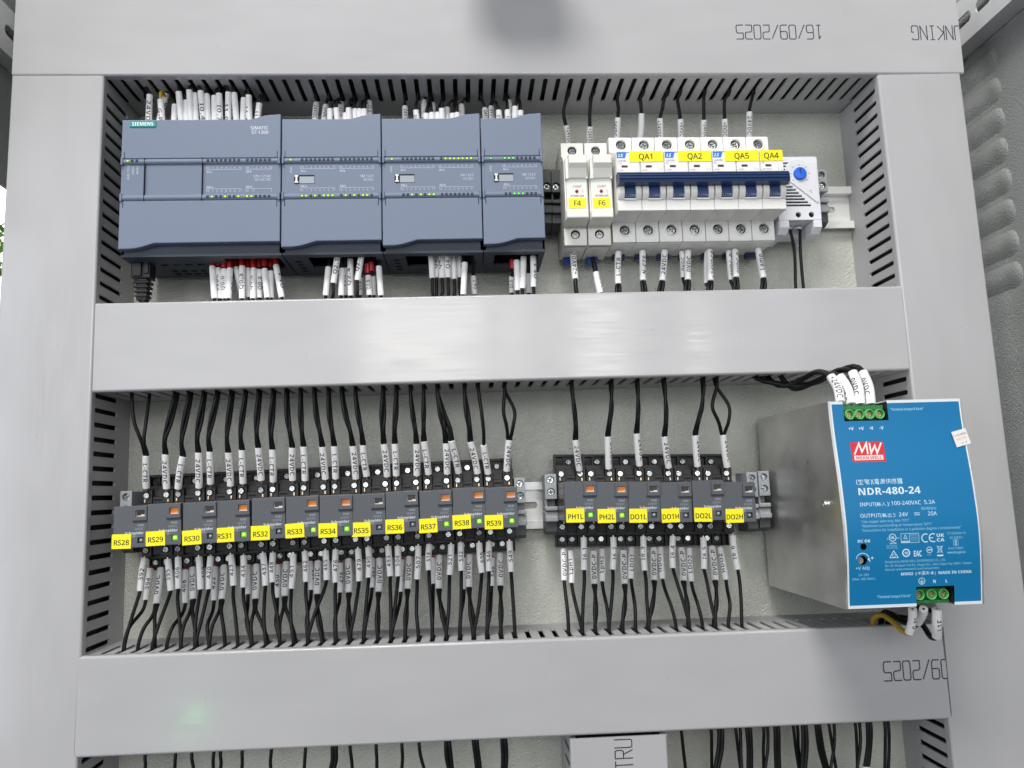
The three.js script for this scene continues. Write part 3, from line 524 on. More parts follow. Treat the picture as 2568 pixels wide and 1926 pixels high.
const sockX = [], sockY = [];
relayNames.forEach((n, i) => {
  const first = i < 12, k = first ? i : i - 12;
  const x = first ? -231.4 + 21.97 * k : 63.3 + 21.66 * k, y = first ? -1.2 + .43 * k : 5.5 - .55 * k, turn = first ? .0195 : -.0165;
  sockX.push(x); sockY.push(y);
  const on = greenOn.includes(n), where = first ? 'long left row' : 'right group';
  relay(i, x, y + rr(-.3, .3), turn + rr(-.009, .009), on, on, `dark grey plug-in relay with yellow tag ${n}, ${on ? 'green light and orange window lit' : 'light off, window dark'}`);
  socket(x, y, first ? .0165 : -.018, `black screw-terminal socket under the relay tagged ${n}`);
});

// ---------------------------------------------------------------- power supply
{
  const t = thing('power_supply', 'large metal-cased power supply with bright blue printed front', 'power supply', [222.7, -75.6, 0]);
  const w = 85.5, H = 125.2;
  const bulge = y => { const q = 1 - y / H, k = [[0, 132.2], [.15, 133.2], [.38, 137.2], [.62, 139.4], [.82, 137.4], [1, 133.6]]; for (let i = 1; i < k.length; i++) if (q <= k[i][0]) { const f = (q - k[i - 1][0]) / (k[i][0] - k[i - 1][0]); return k[i - 1][1] + (k[i][1] - k[i - 1][1]) * (.5 - .5 * Math.cos(PI * f)); } return 133.6; };
  // smooth outline of the front, as [z, y]
  const edge = []; for (let i = 0; i <= 28; i++) { const y = H * i / 28; let z = 0; for (let q = -3; q <= 3; q++) z += bulge(Math.max(0, Math.min(H, y + q * 4))); edge.push([z / 7, y]); }
  const sideG = (x0, x1) => profile([[9, 0], ...edge.map(([z, y]) => [z - .8, y]), [9, H]], x0, x1, .25);
  part(t, 'side_panel', sideG(0, 1.2), M.psuSide); part(t, 'side_panel', sideG(w - 1.2, w), M.psuSide);
  part(t, 'top_panel', [box(1.2, 8, H - 1.2, H - .1, 9, 130.5), box(8, 38, H - 1.2, H - .1, 9, 112), box(38, w - 1.2, H - 1.2, H - .1, 9, 130.5)], M.psuSide);
  part(t, 'bottom_panel', [box(1.2, 42, .1, 1.2, 9, 131.5), box(42, 68, .1, 1.2, 9, 116), box(68, w - 1.2, .1, 1.2, 9, 131.5)], M.psuSide);
  part(t, 'back_panel', box(1.2, w - 1.2, 1, H - 1.2, 9, 10.2), M.psuSide);
  // curved front with two notches and two round openings
  const tex = canvasTex(1368, 2003, (c, W, Hp) => psuPrint(c, W / w, Hp));
  const front = new THREE.MeshPhysicalMaterial({ map: tex, roughness: .42 });
  const zAt = y => { const f = Math.max(0, Math.min(27.999, y / H * 28)), i = Math.floor(f); return edge[i][0] + (edge[i + 1][0] - edge[i][0]) * (f - i); };
  const s = new THREE.Shape(); [[.2, .2], [43.4, .2], [43.4, 11.7], [67, 11.7], [67, .2], [w - .2, .2], [w - .2, H - .2], [37.5, H - .2], [37.5, H - 12.7], [9.4, H - 12.7], [9.4, H - .2], [.2, H - .2]].forEach(([x, y], i) => i ? s.lineTo(x, y) : s.moveTo(x, y)); s.closePath();
  s.holes.push(circlePath(11.7, 36.7, 1.95), circlePath(10.9, 28.7, 2.7));
  // the sheet is cut into a grid of strips so that it can follow the curve
  const fg = []; {
    const sg = new THREE.ShapeGeometry(s, 12), P = sg.attributes.position, I = sg.index.array, out = [];
    let tris = []; for (let i = 0; i < I.length; i += 3) tris.push([0, 1, 2].map(k => [P.getX(I[i + k]), P.getY(I[i + k])]));
    for (let pass = 0; pass < 28; pass++) { const cut = H * pass / 28, next = []; for (const tr of tris) next.push(...cutAt(tr, cut)); tris = next; }
    const pos = [], uv = []; for (const tr of tris) for (const [x, y] of tr) { pos.push(x, y, zAt(y)); uv.push(x / w, y / H); }
    const g = new THREE.BufferGeometry(); g.setAttribute('position', new THREE.Float32BufferAttribute(pos, 3)); g.setAttribute('uv', new THREE.Float32BufferAttribute(uv, 2)); g.computeVertexNormals();
    const nn = g.attributes.normal; for (let i = 0; i < pos.length / 3; i++) { const y = pos[3 * i + 1], e = (zAt(Math.min(H, y + 3)) - zAt(Math.max(0, y - 3))) / 6, l = Math.hypot(1, e); nn.setXYZ(i, 0, -e / l, 1 / l); }
    fg.push(ownUV(g));
  }
  part(t, 'front_panel', fg[0], front);
  part(t, 'front_rim', [profile(edge.map(([z, y]) => [z + .05, y]).concat(edge.slice().reverse().map(([z, y]) => [z - 1.2, y])), 0, 1.3, .1), profile(edge.map(([z, y]) => [z + .05, y]).concat(edge.slice().reverse().map(([z, y]) => [z - 1.2, y])), w - 1.3, w, .1)], M.psuSide);
  const chamber = (x0, x1, y0, y1, z1) => [box(x0, x1, y0, y1, z1 - 22, z1 - 20), box(x0 - .6, x0, y0, y1, z1 - 20, z1 - 1.2), box(x1, x1 + .6, y0, y1, z1 - 20, z1 - 1.2)];
  part(t, 'output_recess', [...chamber(9.4, 37.5, H - 12.7, H - 1, 133), box(9.4, 37.5, H - 13.4, H - 12.7, 113, 131.8)], M.hole);
  part(t, 'input_recess', [...chamber(43.4, 67, 1, 11.7, 134), box(43.4, 67, 11.7, 12.4, 113, 132.5)], M.hole);
  const block = (name, n, x0, y0, z, up, pt) => {
    const b = part(t, name, [box(x0, x0 + pt * n, y0, y0 + 9, z - 12, z - 4, .3), box(x0, x0 + pt * n, up ? y0 + 6.4 : y0 + .2, up ? y0 + 9.2 : y0 + 2.2, z - 12, z - 1.5, .3)], M.greenBlock);
    for (let k = 0; k < n; k++) { const cx = x0 + pt / 2 + pt * k, cy = up ? y0 + 3.6 : y0 + 5.6; part(b, 'terminal_collar', lathe([[2.3, 0], [2.3, 4.4], [2.9, 4.7], [3.2, 4.2], [3.3, 0]], cx, cy, z - 4.2, 22), M.greenLight); part(b, 'screw', screwGeo(2.1), M.brass, [cx, cy, z - 3.4]); }
  };
  block('output_terminals', 4, 10.8, H - 12.1, 131, true, 6.4); block('input_terminals', 3, 43.2, .9, 132, false, 7.6);
  part(t, 'status_led', new THREE.SphereGeometry(1.4, 12, 8).translate(10.3, 36.7, 134.5), M.ledPure);
  part(t, 'opening_back', [box(8.6, 14.8, 33.8, 39.6, 130.4, 131), box(7.4, 14.4, 25.4, 32, 130.4, 131)], M.hole);
  part(t, 'trim_screw', cyl(2.0, 4, 10.2, 28.5, 132, 14), std(.42, .36, .27, .5));
  const sc = part(t, 'case_screw', screwGeo(2.4), M.zinc, [-.05, 62, 118]); sc.rotation.y = -PI / 2;
  const sc2 = part(t, 'case_screw', screwGeo(2.4), M.zinc, [48, H, 92]); sc2.rotation.x = -PI / 2;
  const st = part(t, 'sticker', box(0, 9.6, 0, 9.8, 0, .15), M.white, [77.6, 94.4, 135.3]); st.rotation.z = .24; st.rotation.x = -.05;
  facePrint(st, 'print', 9.6, 9.8, 0, 0, .2, 30, T => { T.c.save(); T.c.translate(9.6 * 30, 9.8 * 30); T.c.rotate(PI); T.c.fillStyle = '#333'; sans(T.c, 48); T.c.fillText('700801011112', 12, 230, 330); T.c.fillStyle = '#c8683c'; sans(T.c, 44); T.c.fillText('2025 2025', 40, 150); T.c.fillStyle = '#7f8fd0'; sans(T.c, 46); T.c.fillText('30  30', 50, 70); T.c.restore(); T.rect(.6, 6.2, 8.4, .2, '#e3b7a0'); }, '#f1eeee');
}
function cutAt(tr, y) {                                        // splits a triangle along a level line
  const up = tr.filter(p => p[1] > y + 1e-6), dn = tr.filter(p => p[1] < y - 1e-6); if (!up.length || !dn.length) return [tr];
  const poly = []; for (let i = 0; i < 3; i++) { const a = tr[i], b = tr[(i + 1) % 3]; poly.push(a); if ((a[1] - y) * (b[1] - y) < -1e-9) { const f = (y - a[1]) / (b[1] - a[1]); poly.push([a[0] + (b[0] - a[0]) * f, y]); } }
  const out = []; for (const keep of [p => p[1] >= y - 1e-6, p => p[1] <= y + 1e-6]) { const q = poly.filter(keep); for (let i = 1; i + 1 < q.length; i++) out.push([q[0], q[i], q[i + 1]]); } return out;
}
// rough stroke forms of the Chinese characters printed on the front, on a 10 x 10 grid
function han(c, ch, x, y, s) {
  const K = { in: ['5,0 4,4 0,10', '4,3 10,10'], out: ['5,0 5,9', '1,1 1,4 9,4 9,1', '0,5.5 0,9.5 10,9.5 10,5.5'], mid: ['1,2.5 9,2.5 9,6.5 1,6.5 1,2.5', '5,0 5,10'], land: ['0,0 10,0 10,10 0,10 0,0', '2,3 8,3', '2,5.4 6,5.4 6,7.6 2,7.6 2,5.4', '5.4,1.4 8.4,8.4'], make: ['0,1 6,1', '0,3 6,3', '3,0 3,5', '8.6,0 8.6,5', '0,6 10,6', '5,5 1,10', '4,6.6 9.6,10'], build: ['1,1 2,3', '0,4.6 2,4.6 2,8 10,9.8', '4,2 10,2', '7,0 7,4', '3.4,4 10,4', '4.4,5.4 9,5.4 9,8 4.4,8 4.4,5.4'], type: ['0,1 6,1', '0,3 6,3', '1.6,1 1,5', '4.4,1 4.4,5', '7.6,0 7.6,4', '9.6,0 9.6,5', '1,7 9,7', '5,5.4 5,10', '0,10 10,10'], num: ['.4,.4 4.4,.4 4.4,3 .4,3 .4,.4', '0,4.6 4.8,4.6', '2,4.6 1.6,7 4.4,7 3.6,10', '7,0 7,3', '7,1.2 10,1.2', '5.6,3 10,3', '5.6,3 5,10', '6.4,5 9.6,5', '7,6.6 6.4,10', '8.6,6.6 8.6,9.6 10,9.6'], power: ['1,.4 9,.4', '5,.4 5,4', '0,2 10,2', '2,3.4 4,3.4', '6,3.4 8,3.4', '1.4,5 8.6,5 8.6,8.6 1.4,8.6 1.4,5', '1.4,6.8 8.6,6.8', '5,5 5,9.8 10,9.8'], spring: ['.6,1 2,2.4', '0,4 1.6,5.2', '0,10 2,6.6', '3.4,.6 10,.6', '3.6,.6 3,10', '5,2.4 9,2.4 9,6 5,6 5,2.4', '5,4.2 9,4.2', '7,6 7,10', '5,7.4 4.4,9.4', '8.8,7.4 9.8,9.4'], give: ['2.4,0 0,4', '1.6,3 1.6,10', '4,2.4 10,2.4', '5.4,0 5.4,6', '8.4,0 8.4,6', '3.4,6 10,6', '5.4,7 3.6,10', '8,7 9.8,10'], serve: ['5,0 5,1.2', '.8,1.4 10,1.4', '.8,1.4 0,10', '3.4,2.6 2,5', '2.8,4 2.8,6.6', '5,2.6 5,6.4', '5,3 9.6,3', '5,4.6 9.4,4.6', '5,6.4 9.8,6.4', '2,8 1.4,9.8', '4,7.6 4.4,9.8 8,9.8', '6,7.4 6.6,8.6', '8.4,7.4 9.6,9'], tool: ['.6,.4 4.2,.4 4.2,3 .6,3 .6,.4', '5.8,.4 9.4,.4 9.4,3 5.8,3 5.8,.4', '0,5 10,5', '5,3.4 2,7', '5,5 8,7', '.6,7 4.2,7 4.2,10 .6,10 .6,7', '5.8,7 9.4,7 9.4,10 5.8,10 5.8,7'], carry: ['0,1.4 4.4,1.4', '.6,3 4,3 4,6.4 .6,6.4 .6,3', '.6,4.7 4,4.7', '0,8 4.4,8', '2.2,0 2.2,10', '7.4,0 5,3', '7.4,0 10,3', '6.4,3 8.6,3', '5.4,4.6 7.2,4.6 7.2,10', '5.4,4.6 5.4,10', '5.4,7 7.2,7', '8.6,4.6 8.6,8', '10,4.4 10,10'] };
  c.beginPath(); for (const l of K[ch]) l.split(' ').forEach((p, k) => { const [a, b] = p.split(',').map(Number); k ? c.lineTo(x + a * s / 10, y - s + b * s / 10) : c.moveTo(x + a * s / 10, y - s + b * s / 10); }); c.stroke();
}
function psuPrint(c, px, Hp) {
  const w = 85.5, H = 125.2, B = '#0077ae', I = '#dcecf5', Lw = 'rgba(205,228,242,.78)';
  c.fillStyle = '#e4ebf1'; c.fillRect(0, 0, w * px, Hp);
  c.fillStyle = B; c.fillRect(2.3 * px, 2.0 * px, (w - 4.2) * px, (H - 4.0) * px);
  const T = (s, x, y, size, o = {}) => { c.fillStyle = o.col || I; c.textAlign = o.al || 'left'; c.textBaseline = 'alphabetic'; c.font = (o.wt || '') + ' ' + size * px + 'px ' + (o.font || 'sans-serif'); if (o.sp) { let q = x * px; c.textAlign = 'left'; for (const ch of s) { c.fillText(ch, q, (H - y) * px); q += c.measureText(ch).width + o.sp * px; } } else if (o.w) { const m = c.measureText(s).width; c.save(); c.translate(x * px, (H - y) * px); c.scale(o.w * px / m, 1); c.fillText(s, 0, 0); c.restore(); } else c.fillText(s, x * px, (H - y) * px); };
  const line = (pts, wd, col = I) => { c.strokeStyle = col; c.lineWidth = wd * px; c.beginPath(); pts.forEach(([a, b], i) => i ? c.lineTo(a * px, (H - b) * px) : c.moveTo(a * px, (H - b) * px)); c.stroke(); };
  const poly = (pts, col) => { c.fillStyle = col; c.beginPath(); pts.forEach(([a, b], i) => i ? c.lineTo(a * px, (H - b) * px) : c.moveTo(a * px, (H - b) * px)); c.closePath(); c.fill(); };
  const ring = (x, y, r, wd, a0 = 0, a1 = 2 * PI, col = I) => { c.strokeStyle = col; c.lineWidth = wd * px; c.beginPath(); c.arc(x * px, (H - y) * px, r * px, a0, a1); c.stroke(); };
  const hans = (list, x, y, s, gap) => { c.strokeStyle = I; c.lineWidth = .32 * px * Math.max(.7, s / 3.4); list.forEach((k, i) => han(c, k, (x + i * gap) * px, (H - y) * px, s * px)); };
T('"Terminal torque 9 Lb-in"', 39.2, 118.4, 2.2, { w: 21.5, col: Lw, wt: 'bold' }); T('"Terminal torque 9 Lb-in"', 19, 5.9, 2.2, { w: 21.2, col: Lw, wt: 'bold' });
  ['+V', '+V', '-V', '-V'].forEach((s, i) => T(s, 12.9 + i * 6.45, 106.8, 2.9, { al: 'center', wt: 'bold' }));
  poly([[11, 99.4], [31.9, 99.4], [31.9, 87.2], [11, 87.2]], '#dd2a36'); poly([[12.3, 91.2], [30.6, 91.2], [30.6, 88.3], [12.3, 88.3]], '#f3e3e4');
  T('MEAN WELL', 13.3, 88.8, 2.5, { col: '#d42a36', w: 16.4, wt: 'bold' });
  const z = (pts) => { c.lineJoin = 'miter'; line(pts, 1.05, '#fbeff0'); }; z([[12.8, 91.9], [16.5, 98.5], [17.7, 93.4], [21.2, 98.5], [21.2, 91.9]]); z([[23.2, 98.7], [23.3, 92.4], [26.3, 97], [27.1, 92.4], [30.6, 98.7]]);
  T('(', 11.2, 73.9, 3.6); hans(['type', 'num'], 12.6, 73.6, 3, 4); T(')(', 20.2, 73.9, 3.6); hans(['power', 'spring', 'give', 'serve', 'tool'], 22.6, 73.6, 3, 3.6); T(')', 38.9, 73.9, 3.6);
  T('NDR-480-24', 11.3, 67.2, 5.9, { w: 39.4, wt: 'bold' });
  T('INPUT(', 11.7, 60.6, 3.1, { w: 10.6 }); hans(['carry', 'in'], 22.4, 60.4, 2.3, 3.2); T('):', 28.8, 60.6, 3.1); T('100-240VAC', 31.1, 60.7, 3.2, { w: 18.8 }); T('5.3A', 51.6, 60.8, 3.2, { w: 7 });
  T('50/60Hz', 49.2, 57.3, 2.3, { w: 9.8, col: Lw });
  T('OUTPUT(', 11.2, 53.9, 3.1, { w: 13.4 }); hans(['carry', 'out'], 25, 53.7, 2.3, 3.3); T('):', 31.6, 53.9, 3.1); T('24V', 35, 53.9, 3.2, { w: 5.8 }); line([[44.6, 55.6], [48.2, 55.6]], .35); line([[44.6, 54.5], [48.2, 54.5]], .35); T('20A', 53, 53.9, 3.2, { w: 5.8 });
  T('"Use copper wire only, Min 75°C"', 11.4, 50.7, 2.1, { w: 30, col: Lw }); T('"Maximum surrounding air temperature: 50°C"', 11.4, 48.1, 2.1, { w: 43.8, col: Lw }); T('"Instructions for installation in a pollution degree 2 environment"', 11.2, 45.5, 2.1, { w: 61.8, col: Lw });
  T('DC OK', 8.2, 39.2, 2.4, { w: 8, wt: 'bold' }); ring(11, 28.8, 4.1, .4, PI * 1.06, PI * 1.86); poly([[14.8, 30.4], [15.8, 27.4], [14, 29.2]], I); T('+', 15.8, 28.6, 3.6, { wt: 'bold' }); T('+V ADJ', 6.3, 23.2, 2.4, { w: 8.7 }); T('24~28V', 8, 19.4, 1.9, { w: 6.6, col: Lw }); T('(Max. 480 Watt.)', 4.2, 17, 1.9, { w: 14.2, col: Lw });
  ring(30, 41.5, 2.1, .4); T('UL', 30, 40.7, 2.3, { al: 'center', wt: 'bold' }); T('c', 26.5, 40.3, 1.9); T('us', 32.6, 40.7, 1.5); T('LISTED', 28, 37.7, 1.3, { wt: 'bold' }); T('E183223 PWR', 25.8, 36.2, 1.1, { col: Lw }); T('IND.CONT.EQ.', 25.8, 35, 1.1, { col: Lw });
  line([[35.2, 43.6], [46.2, 43.6], [46.2, 38.2], [35.2, 38.2], [35.2, 43.6]], .25); line([[40.4, 43.6], [40.4, 38.2]], .22); poly([[35.4, 39.4], [40.3, 39.4], [40.3, 38.3], [35.4, 38.3]], Lw); line([[36.8, 40.6], [37.9, 42.8], [39, 40.6], [36.8, 40.6]], .3); for (let i = 0; i < 5; i++) line([[41, 42.9 - i * .85], [45.4, 42.9 - i * .85]], .2, Lw);
  ring(50.4, 40.6, 2.4, .6, PI * .33, PI * 1.67); ring(55, 40.6, 2.4, .6, PI * .33, PI * 1.67); line([[52.8, 40.6], [55, 40.6]], .5);
  T('UK', 57, 41, 2.8, { w: 4.9, wt: 'bold' }); T('CA', 57, 38.2, 2.8, { w: 4.9, wt: 'bold' });
  T('IS 13252(Part 1)/', 64, 42.2, 1.8, { w: 11.6, col: Lw }); T('IEC 60950-1', 65.2, 39.6, 1.8, { w: 8.4, col: Lw }); line([[67.4, 39], [70.4, 39], [70.4, 35.6], [67.4, 35.6], [67.4, 39]], .2, Lw); ring(68.9, 38, .6, .25); ring(68.9, 36.5, .6, .25); T('R-41178067', 64, 33.3, 1.8, { w: 9.6, col: Lw }); T('www.bis.gov.in', 63.2, 30.9, 1.8, { w: 11.4, wt: 'bold', col: Lw });
  line([[27.6, 29.6], [30.2, 33.7], [32.8, 29.6], [27.6, 29.6]], .4); ring(30.2, 30.9, .9, .25); ring(37.8, 32.2, 2.1, .7); T('10', 37.8, 31.3, 2.2, { al: 'center', wt: 'bold' }); T('EAC', 42.3, 29.8, 4.8, { w: 5.2, wt: 'bold' });
  ring(52.3, 33.5, 1.7, .35); line([[51.1, 33.3], [53.7, 33.7]], .6); T('RoHS', 50.7, 30.2, 1.1, { col: Lw }); line([[56.9, 35.8], [60.7, 31.4]], .25); line([[60.7, 35.8], [56.9, 31.4]], .25); line([[57.5, 35.2], [60.1, 35.2], [59.7, 32], [57.9, 32], [57.5, 35.2]], .28); poly([[56.9, 30.4], [60.7, 30.4], [60.7, 29.5], [56.9, 29.5]], I);
  T('Designed by MEAN WELL ENTERPRISES CO., LTD.', 24.4, 26.6, 1.8, { w: 37.8, col: Lw }); T('No. 28, Wuquan 3rd Rd., Wugu Dist., New Taipei City 24891, Taiwan', 24.4, 24.3, 1.8, { w: 53.6, col: Lw }); T('Manual: www.meanwell.com/manual.html', 24.4, 22, 1.8, { w: 33.4, col: Lw });
  T('MW02  (', 34, 18.9, 2.4, { w: 10, wt: 'bold' }); hans(['mid', 'land', 'make', 'build'], 44.6, 18.9, 1.9, 2.6); T(')', 55, 18.9, 2.4); T('MADE IN CHINA', 57.2, 18.9, 2.4, { w: 20.8, wt: 'bold' });
  ring(47, 15.1, 1.9, .35); line([[47, 16.4], [47, 14.9]], .3); line([[45.8, 14.9], [48.2, 14.9]], .35); line([[46.1, 14.2], [47.9, 14.2]], .35); line([[46.5, 13.6], [47.5, 13.6]], .3); T('N', 54.8, 13.7, 2.7, { al: 'center', wt: 'bold' }); T('L', 62.2, 13.7, 2.7, { al: 'center', wt: 'bold' });
}

// ---------------------------------------------------------------- wires and their printed sleeves
const cellOf = {}, cells = [], CW = 170, CH = 128, COLS = 12;
const atlasTex = new THREE.CanvasTexture(document.createElement('canvas'));
function cell(text) { if (!(text in cellOf)) { cellOf[text] = cells.length; cells.push(text); } return cellOf[text]; }
const V = (a) => new THREE.Vector3(...a);
const up3 = new THREE.Vector3(0, 0, 1);
// tube whose skin carries one cell of the print sheet, read from the free end to the terminal
function sleeveGeo(pts, r, text, roll) {
  const cv = new THREE.CatmullRomCurve3(pts.map(V), false, 'centripetal'), n = 8, m = 18, pos = [], nor = [], uv = [], idx = [], k = cell(text), cx = k % COLS, cy = Math.floor(k / COLS);
  const ring = (t, rad, inward) => {
    const c = cv.getPoint(t), d = cv.getTangent(t), u = new THREE.Vector3().crossVectors(up3, d).normalize(), nn = new THREE.Vector3().crossVectors(d, u).normalize();
    for (let j = 0; j <= m; j++) { const a = roll - PI + 2 * PI * j / m, q = nn.clone().multiplyScalar(Math.cos(a)).addScaledVector(u, Math.sin(a)); pos.push(c.x + q.x * rad, c.y + q.y * rad, c.z + q.z * rad); if (inward) q.copy(d).multiplyScalar(inward); nor.push(q.x, q.y, q.z); uv.push((cx + .02 + .96 * t) * CW / 2048, 1 - (cy + 1 - (.02 + .96 * j / m)) * CH / 2048); }
  };
  for (let i = 0; i <= n; i++) ring(i / n, r * (i === 0 || i === n ? .985 : 1));
  for (let i = 0; i < n; i++) for (let j = 0; j < m; j++) { const a = i * (m + 1) + j, b = a + m + 1; idx.push(a, b, a + 1, b, b + 1, a + 1); }
  for (const [t, s] of [[0, -1], [1, 1]]) { const o = pos.length / 3; ring(t, r * .985, s); ring(t, r * .3, s); for (let j = 0; j < m; j++) { const a = o + j, b = a + m + 1; s < 0 ? idx.push(a, a + 1, b, b, a + 1, b + 1) : idx.push(a, b, a + 1, b, b + 1, a + 1); } }
  const g = new THREE.BufferGeometry(); g.setAttribute('position', new THREE.Float32BufferAttribute(pos, 3)); g.setAttribute('normal', new THREE.Float32BufferAttribute(nor, 3)); g.setAttribute('uv', new THREE.Float32BufferAttribute(uv, 2)); g.setIndex(idx); return ownUV(g);
}
M.sleeve = std(1, 1, 1, .42); M.sleeve.map = atlasTex;
const sub = (a, o) => a.map((v, i) => v - o[i]);
// far: free end of the sleeve, term: end at the terminal, runs: how each conductor goes on from the free end
function wire(label, text, far, term, runs, o = {}) {
  const r = o.r ?? 2.45, wr = o.wr ?? 1.28, org = term.map(v => Math.round(v));
  const t = thing('control_wire', label, 'wire', org, 0, o.group);
  const bow = o.bow ?? [rr(-.5, .5), 0, rr(-.2, .4)], mid = far.map((v, i) => (v + term[i]) / 2 + bow[i]);
  if (text !== null) part(t, 'marker_sleeve', sleeveGeo([far, mid, term].map(p => sub(p, org)), r, text, o.roll ?? rr(-.25, .25)), M.sleeve);
  runs.forEach((run, i) => {
    const s = runs.length > 1 ? (i - (runs.length - 1) / 2) * 1.9 : 0, inside = far.map((v, q) => v * .82 + term[q] * .18); inside[0] += s * .8;
    const st = [far[0] + s, far[1], far[2]];
    part(t, 'conductor', tube([inside, st, ...run].map(p => sub(p, org)), wr, 22, 8), o.mat ?? M.wire);
  });
  if (o.tip) { const d = V(term).sub(V(far)).normalize(), e = term.map((v, i) => v + d.getComponent(i) * o.tip); part(t, 'ferrule', tube([term.map((v, i) => v - d.getComponent(i) * .8), e].map(p => sub(p, org)), o.tipR ?? .9, 4, 8), o.tipMat ?? M.brass); }
  return t;
}
const jit = (p, d) => [p[0] + rr(-d, d), p[1], p[2]];
// from the free end of a sleeve over a relay up into a slot of the duct above
function upTo(far, sx, i, swing = 0) { const x = far[0], y = far[1]; return [[x + (sx - x) * .12 + swing * .55, y + 9, 47 + i], [x + (sx - x) * .55 + swing, y + (72 - y) * .55, 50 - i * 2], [sx, 73, 49 - i * 5], [sx, 84, 46 - i * 5], [sx + 2, 104, 36]]; }
function downTo(far, sx, i, sw = 0) { const x = far[0], y = far[1]; return [[x + (sx - x) * .1, y - 6, far[2] + 3], [x + (sx - x) * .55 + sw, y + (-97 - y) * .55, 42 - i * 2], [sx, -95.5, 44 - i * 4], [sx, -104, 43 - i * 4], [sx + 1, -124, 34]]; }
const snapM = x => 46.1 + 9.6 * Math.round((x - 46.1) / 9.6), snapB = x => 38.1 + 9.4 * Math.round((x - 38.1) / 9.4), snapT = x => 63.6 + 9.6 * Math.round((x - 63.6) / 9.6);

// over the relays: [text, free end, terminal end, slots, relay number, side]
const overs = [
  ['L-CTR', [-224.3, 33.0, 42.0], [-227.2, 10.9, 33.0], [-228.1, -222.2], 0, 'left'],
  ['24VDC', [-211.1, 33.6, 42.0], [-213.1, 10.1, 33.0], [-207.3, -205.0], 0, 'right'],
  ['L-CTR', [-199.1, 31.8, 42.0], [-205.1, 9.9, 33.0], [-194.7, -192.0], 1, 'left'],
  ['24VDC', [-188.6, 34.2, 42.0], [-190.7, 10.0, 33.0], [-186.1, -183.8], 1, 'right'],
  ['L-CTR', [-180.8, 34.6, 42.0], [-182.7, 12.5, 33.0], [-175.6, -172.9], 2, 'left'],
  ['24VDC', [-168.1, 33.6, 42.0], [-168.8, 10.6, 33.0], [-167.6, -164.6], 2, 'right'],
  ['L-CTR', [-158.6, 35.1, 42.0], [-160.1, 12.2, 33.0], [-157.2, -153.6], 3, 'left'],
  ['24VDC', [-147.4, 36.4, 42.0], [-147.4, 13.9, 33.0], [-146.3, -145.1], 3, 'right'],
  ['L-CTR', [-137.6, 34.9, 42.0], [-139.0, 12.7, 33.0], [-136.5, -135.6], 4, 'left'],
  ['24VDC', [-123.8, 35.8, 42.0], [-125.4, 13.3, 33.0], [-126.6, -125.1], 4, 'right'],
  ['L-CTR', [-116.0, 36.4, 42.0], [-116.7, 12.9, 33.0], [-117.1, -115.9], 5, 'left'],
  ['24VDC', [-102.9, 35.8, 42.0], [-102.4, 13.4, 33.0], [-108.3, -105.9], 5, 'right'],
  ['L-CTR', [-94.6, 36.1, 42.0], [-95.1, 13.5, 33.0], [-98.1, -96.0], 6, 'left'],
  ['24VDC', [-81.7, 35.8, 42.0], [-80.9, 13.0, 33.0], [-87.5, -85.9], 6, 'right'],
  ['L-CTR', [-74.4, 36.2, 42.0], [-73.2, 14.7, 33.0], [-78.3, -75.9], 7, 'left'],
  ['24VDC', [-59.8, 36.6, 42.0], [-58.7, 14.0, 33.0], [-59.0, -57.4], 7, 'right'],
  ['L-CTR', [-52.1, 36.6, 42.0], [-52.1, 14.4, 33.0], [-49.9, -48.1], 8, 'left'],
  ['24VDC', [-36.8, 36.1, 42.0], [-37.5, 14.0, 33.0], [-39.6, -38.4], 8, 'right'],
  ['L-CTR', [-31.4, 37.6, 43.0], [-29.1, 14.7, 33.0], [-31.1, -28.7], 9, 'left'],
  ['24VDC', [-16.0, 36.0, 41.0], [-15.8, 14.6, 33.0], [-21.4, -19.8], 9, 'right'],
  ['L-CTR', [-12.0, 37.4, 45.0], [-7.5, 15.0, 33.0], [-20.2, -19.0], 10, 'left'],
  ['24VDC', [1.5, 36.6, 42.0], [6.0, 14.2, 33.0], [-1.5, -0.3], 10, 'right'],
  ['L-CTR', [11.0, 33.8, 42.0], [13.7, 13.7, 33.0], [8.5], 11, 'left'],
  ['24VDC', [29.1, 37.0, 42.0], [27.2, 15.4, 33.0], [26.9, 28.8], 11, 'right'],
  ['24VDC', [76.8, 35.8, 42.0], [79.9, 14.3, 33.0], [75.3, 76.5], 12, 'right'],
  ['24VDC', [100.3, 37.6, 42.0], [101.4, 14.9, 33.0], [103.8, 105.7], 13, 'right', 1.15],
  ['24VDC', [121.3, 39.2, 42.0], [124.1, 16.4, 33.0], [122.6, 124.2], 14, 'right', .8],
  ['24VDC', [141.6, 36.5, 42.0], [145.5, 14.3, 33.0], [140.7, 142.6], 15, 'right'],
  ['24VDC', [164.1, 36.8, 42.0], [166.9, 14.7, 33.0], [167.8, 170.3], 16, 'right', .75],
  ['24VDC', [184.5, 36.6, 42.0], [188.8, 13.6, 33.0], [181.7, 181.7], 17, 'right', .75],
];
overs.forEach(([text, far, term, slots, ri, side, roll]) => {
  const base = snapM((slots[0] + slots.at(-1)) / 2), loop = ri === 11 && side === 'right' || ri === 17;
  wire(`${slots.length > 1 ? 'pair of black wires' : 'single black wire'} with sleeve ${text} on the ${side} top screw of relay ${relayNames[ri]}`, text, far, term,
    slots.map((s, i) => { const two = slots.length > 1, wide = Math.abs(slots.at(-1) - slots[0]) > 4.4, sx = wide ? snapM(s) + rr(-.3, .3) : base + rr(-.3, .3); return upTo(far, sx, i, loop ? (i ? 5.5 : -2.5) * (ri === 17 ? 1.1 : 1) + (ri === 17 && !i ? -4 : 0) : two ? (i - .5) * rr(.8, 2.4) : .6); }),
    { roll, tip: 2.6 });
});

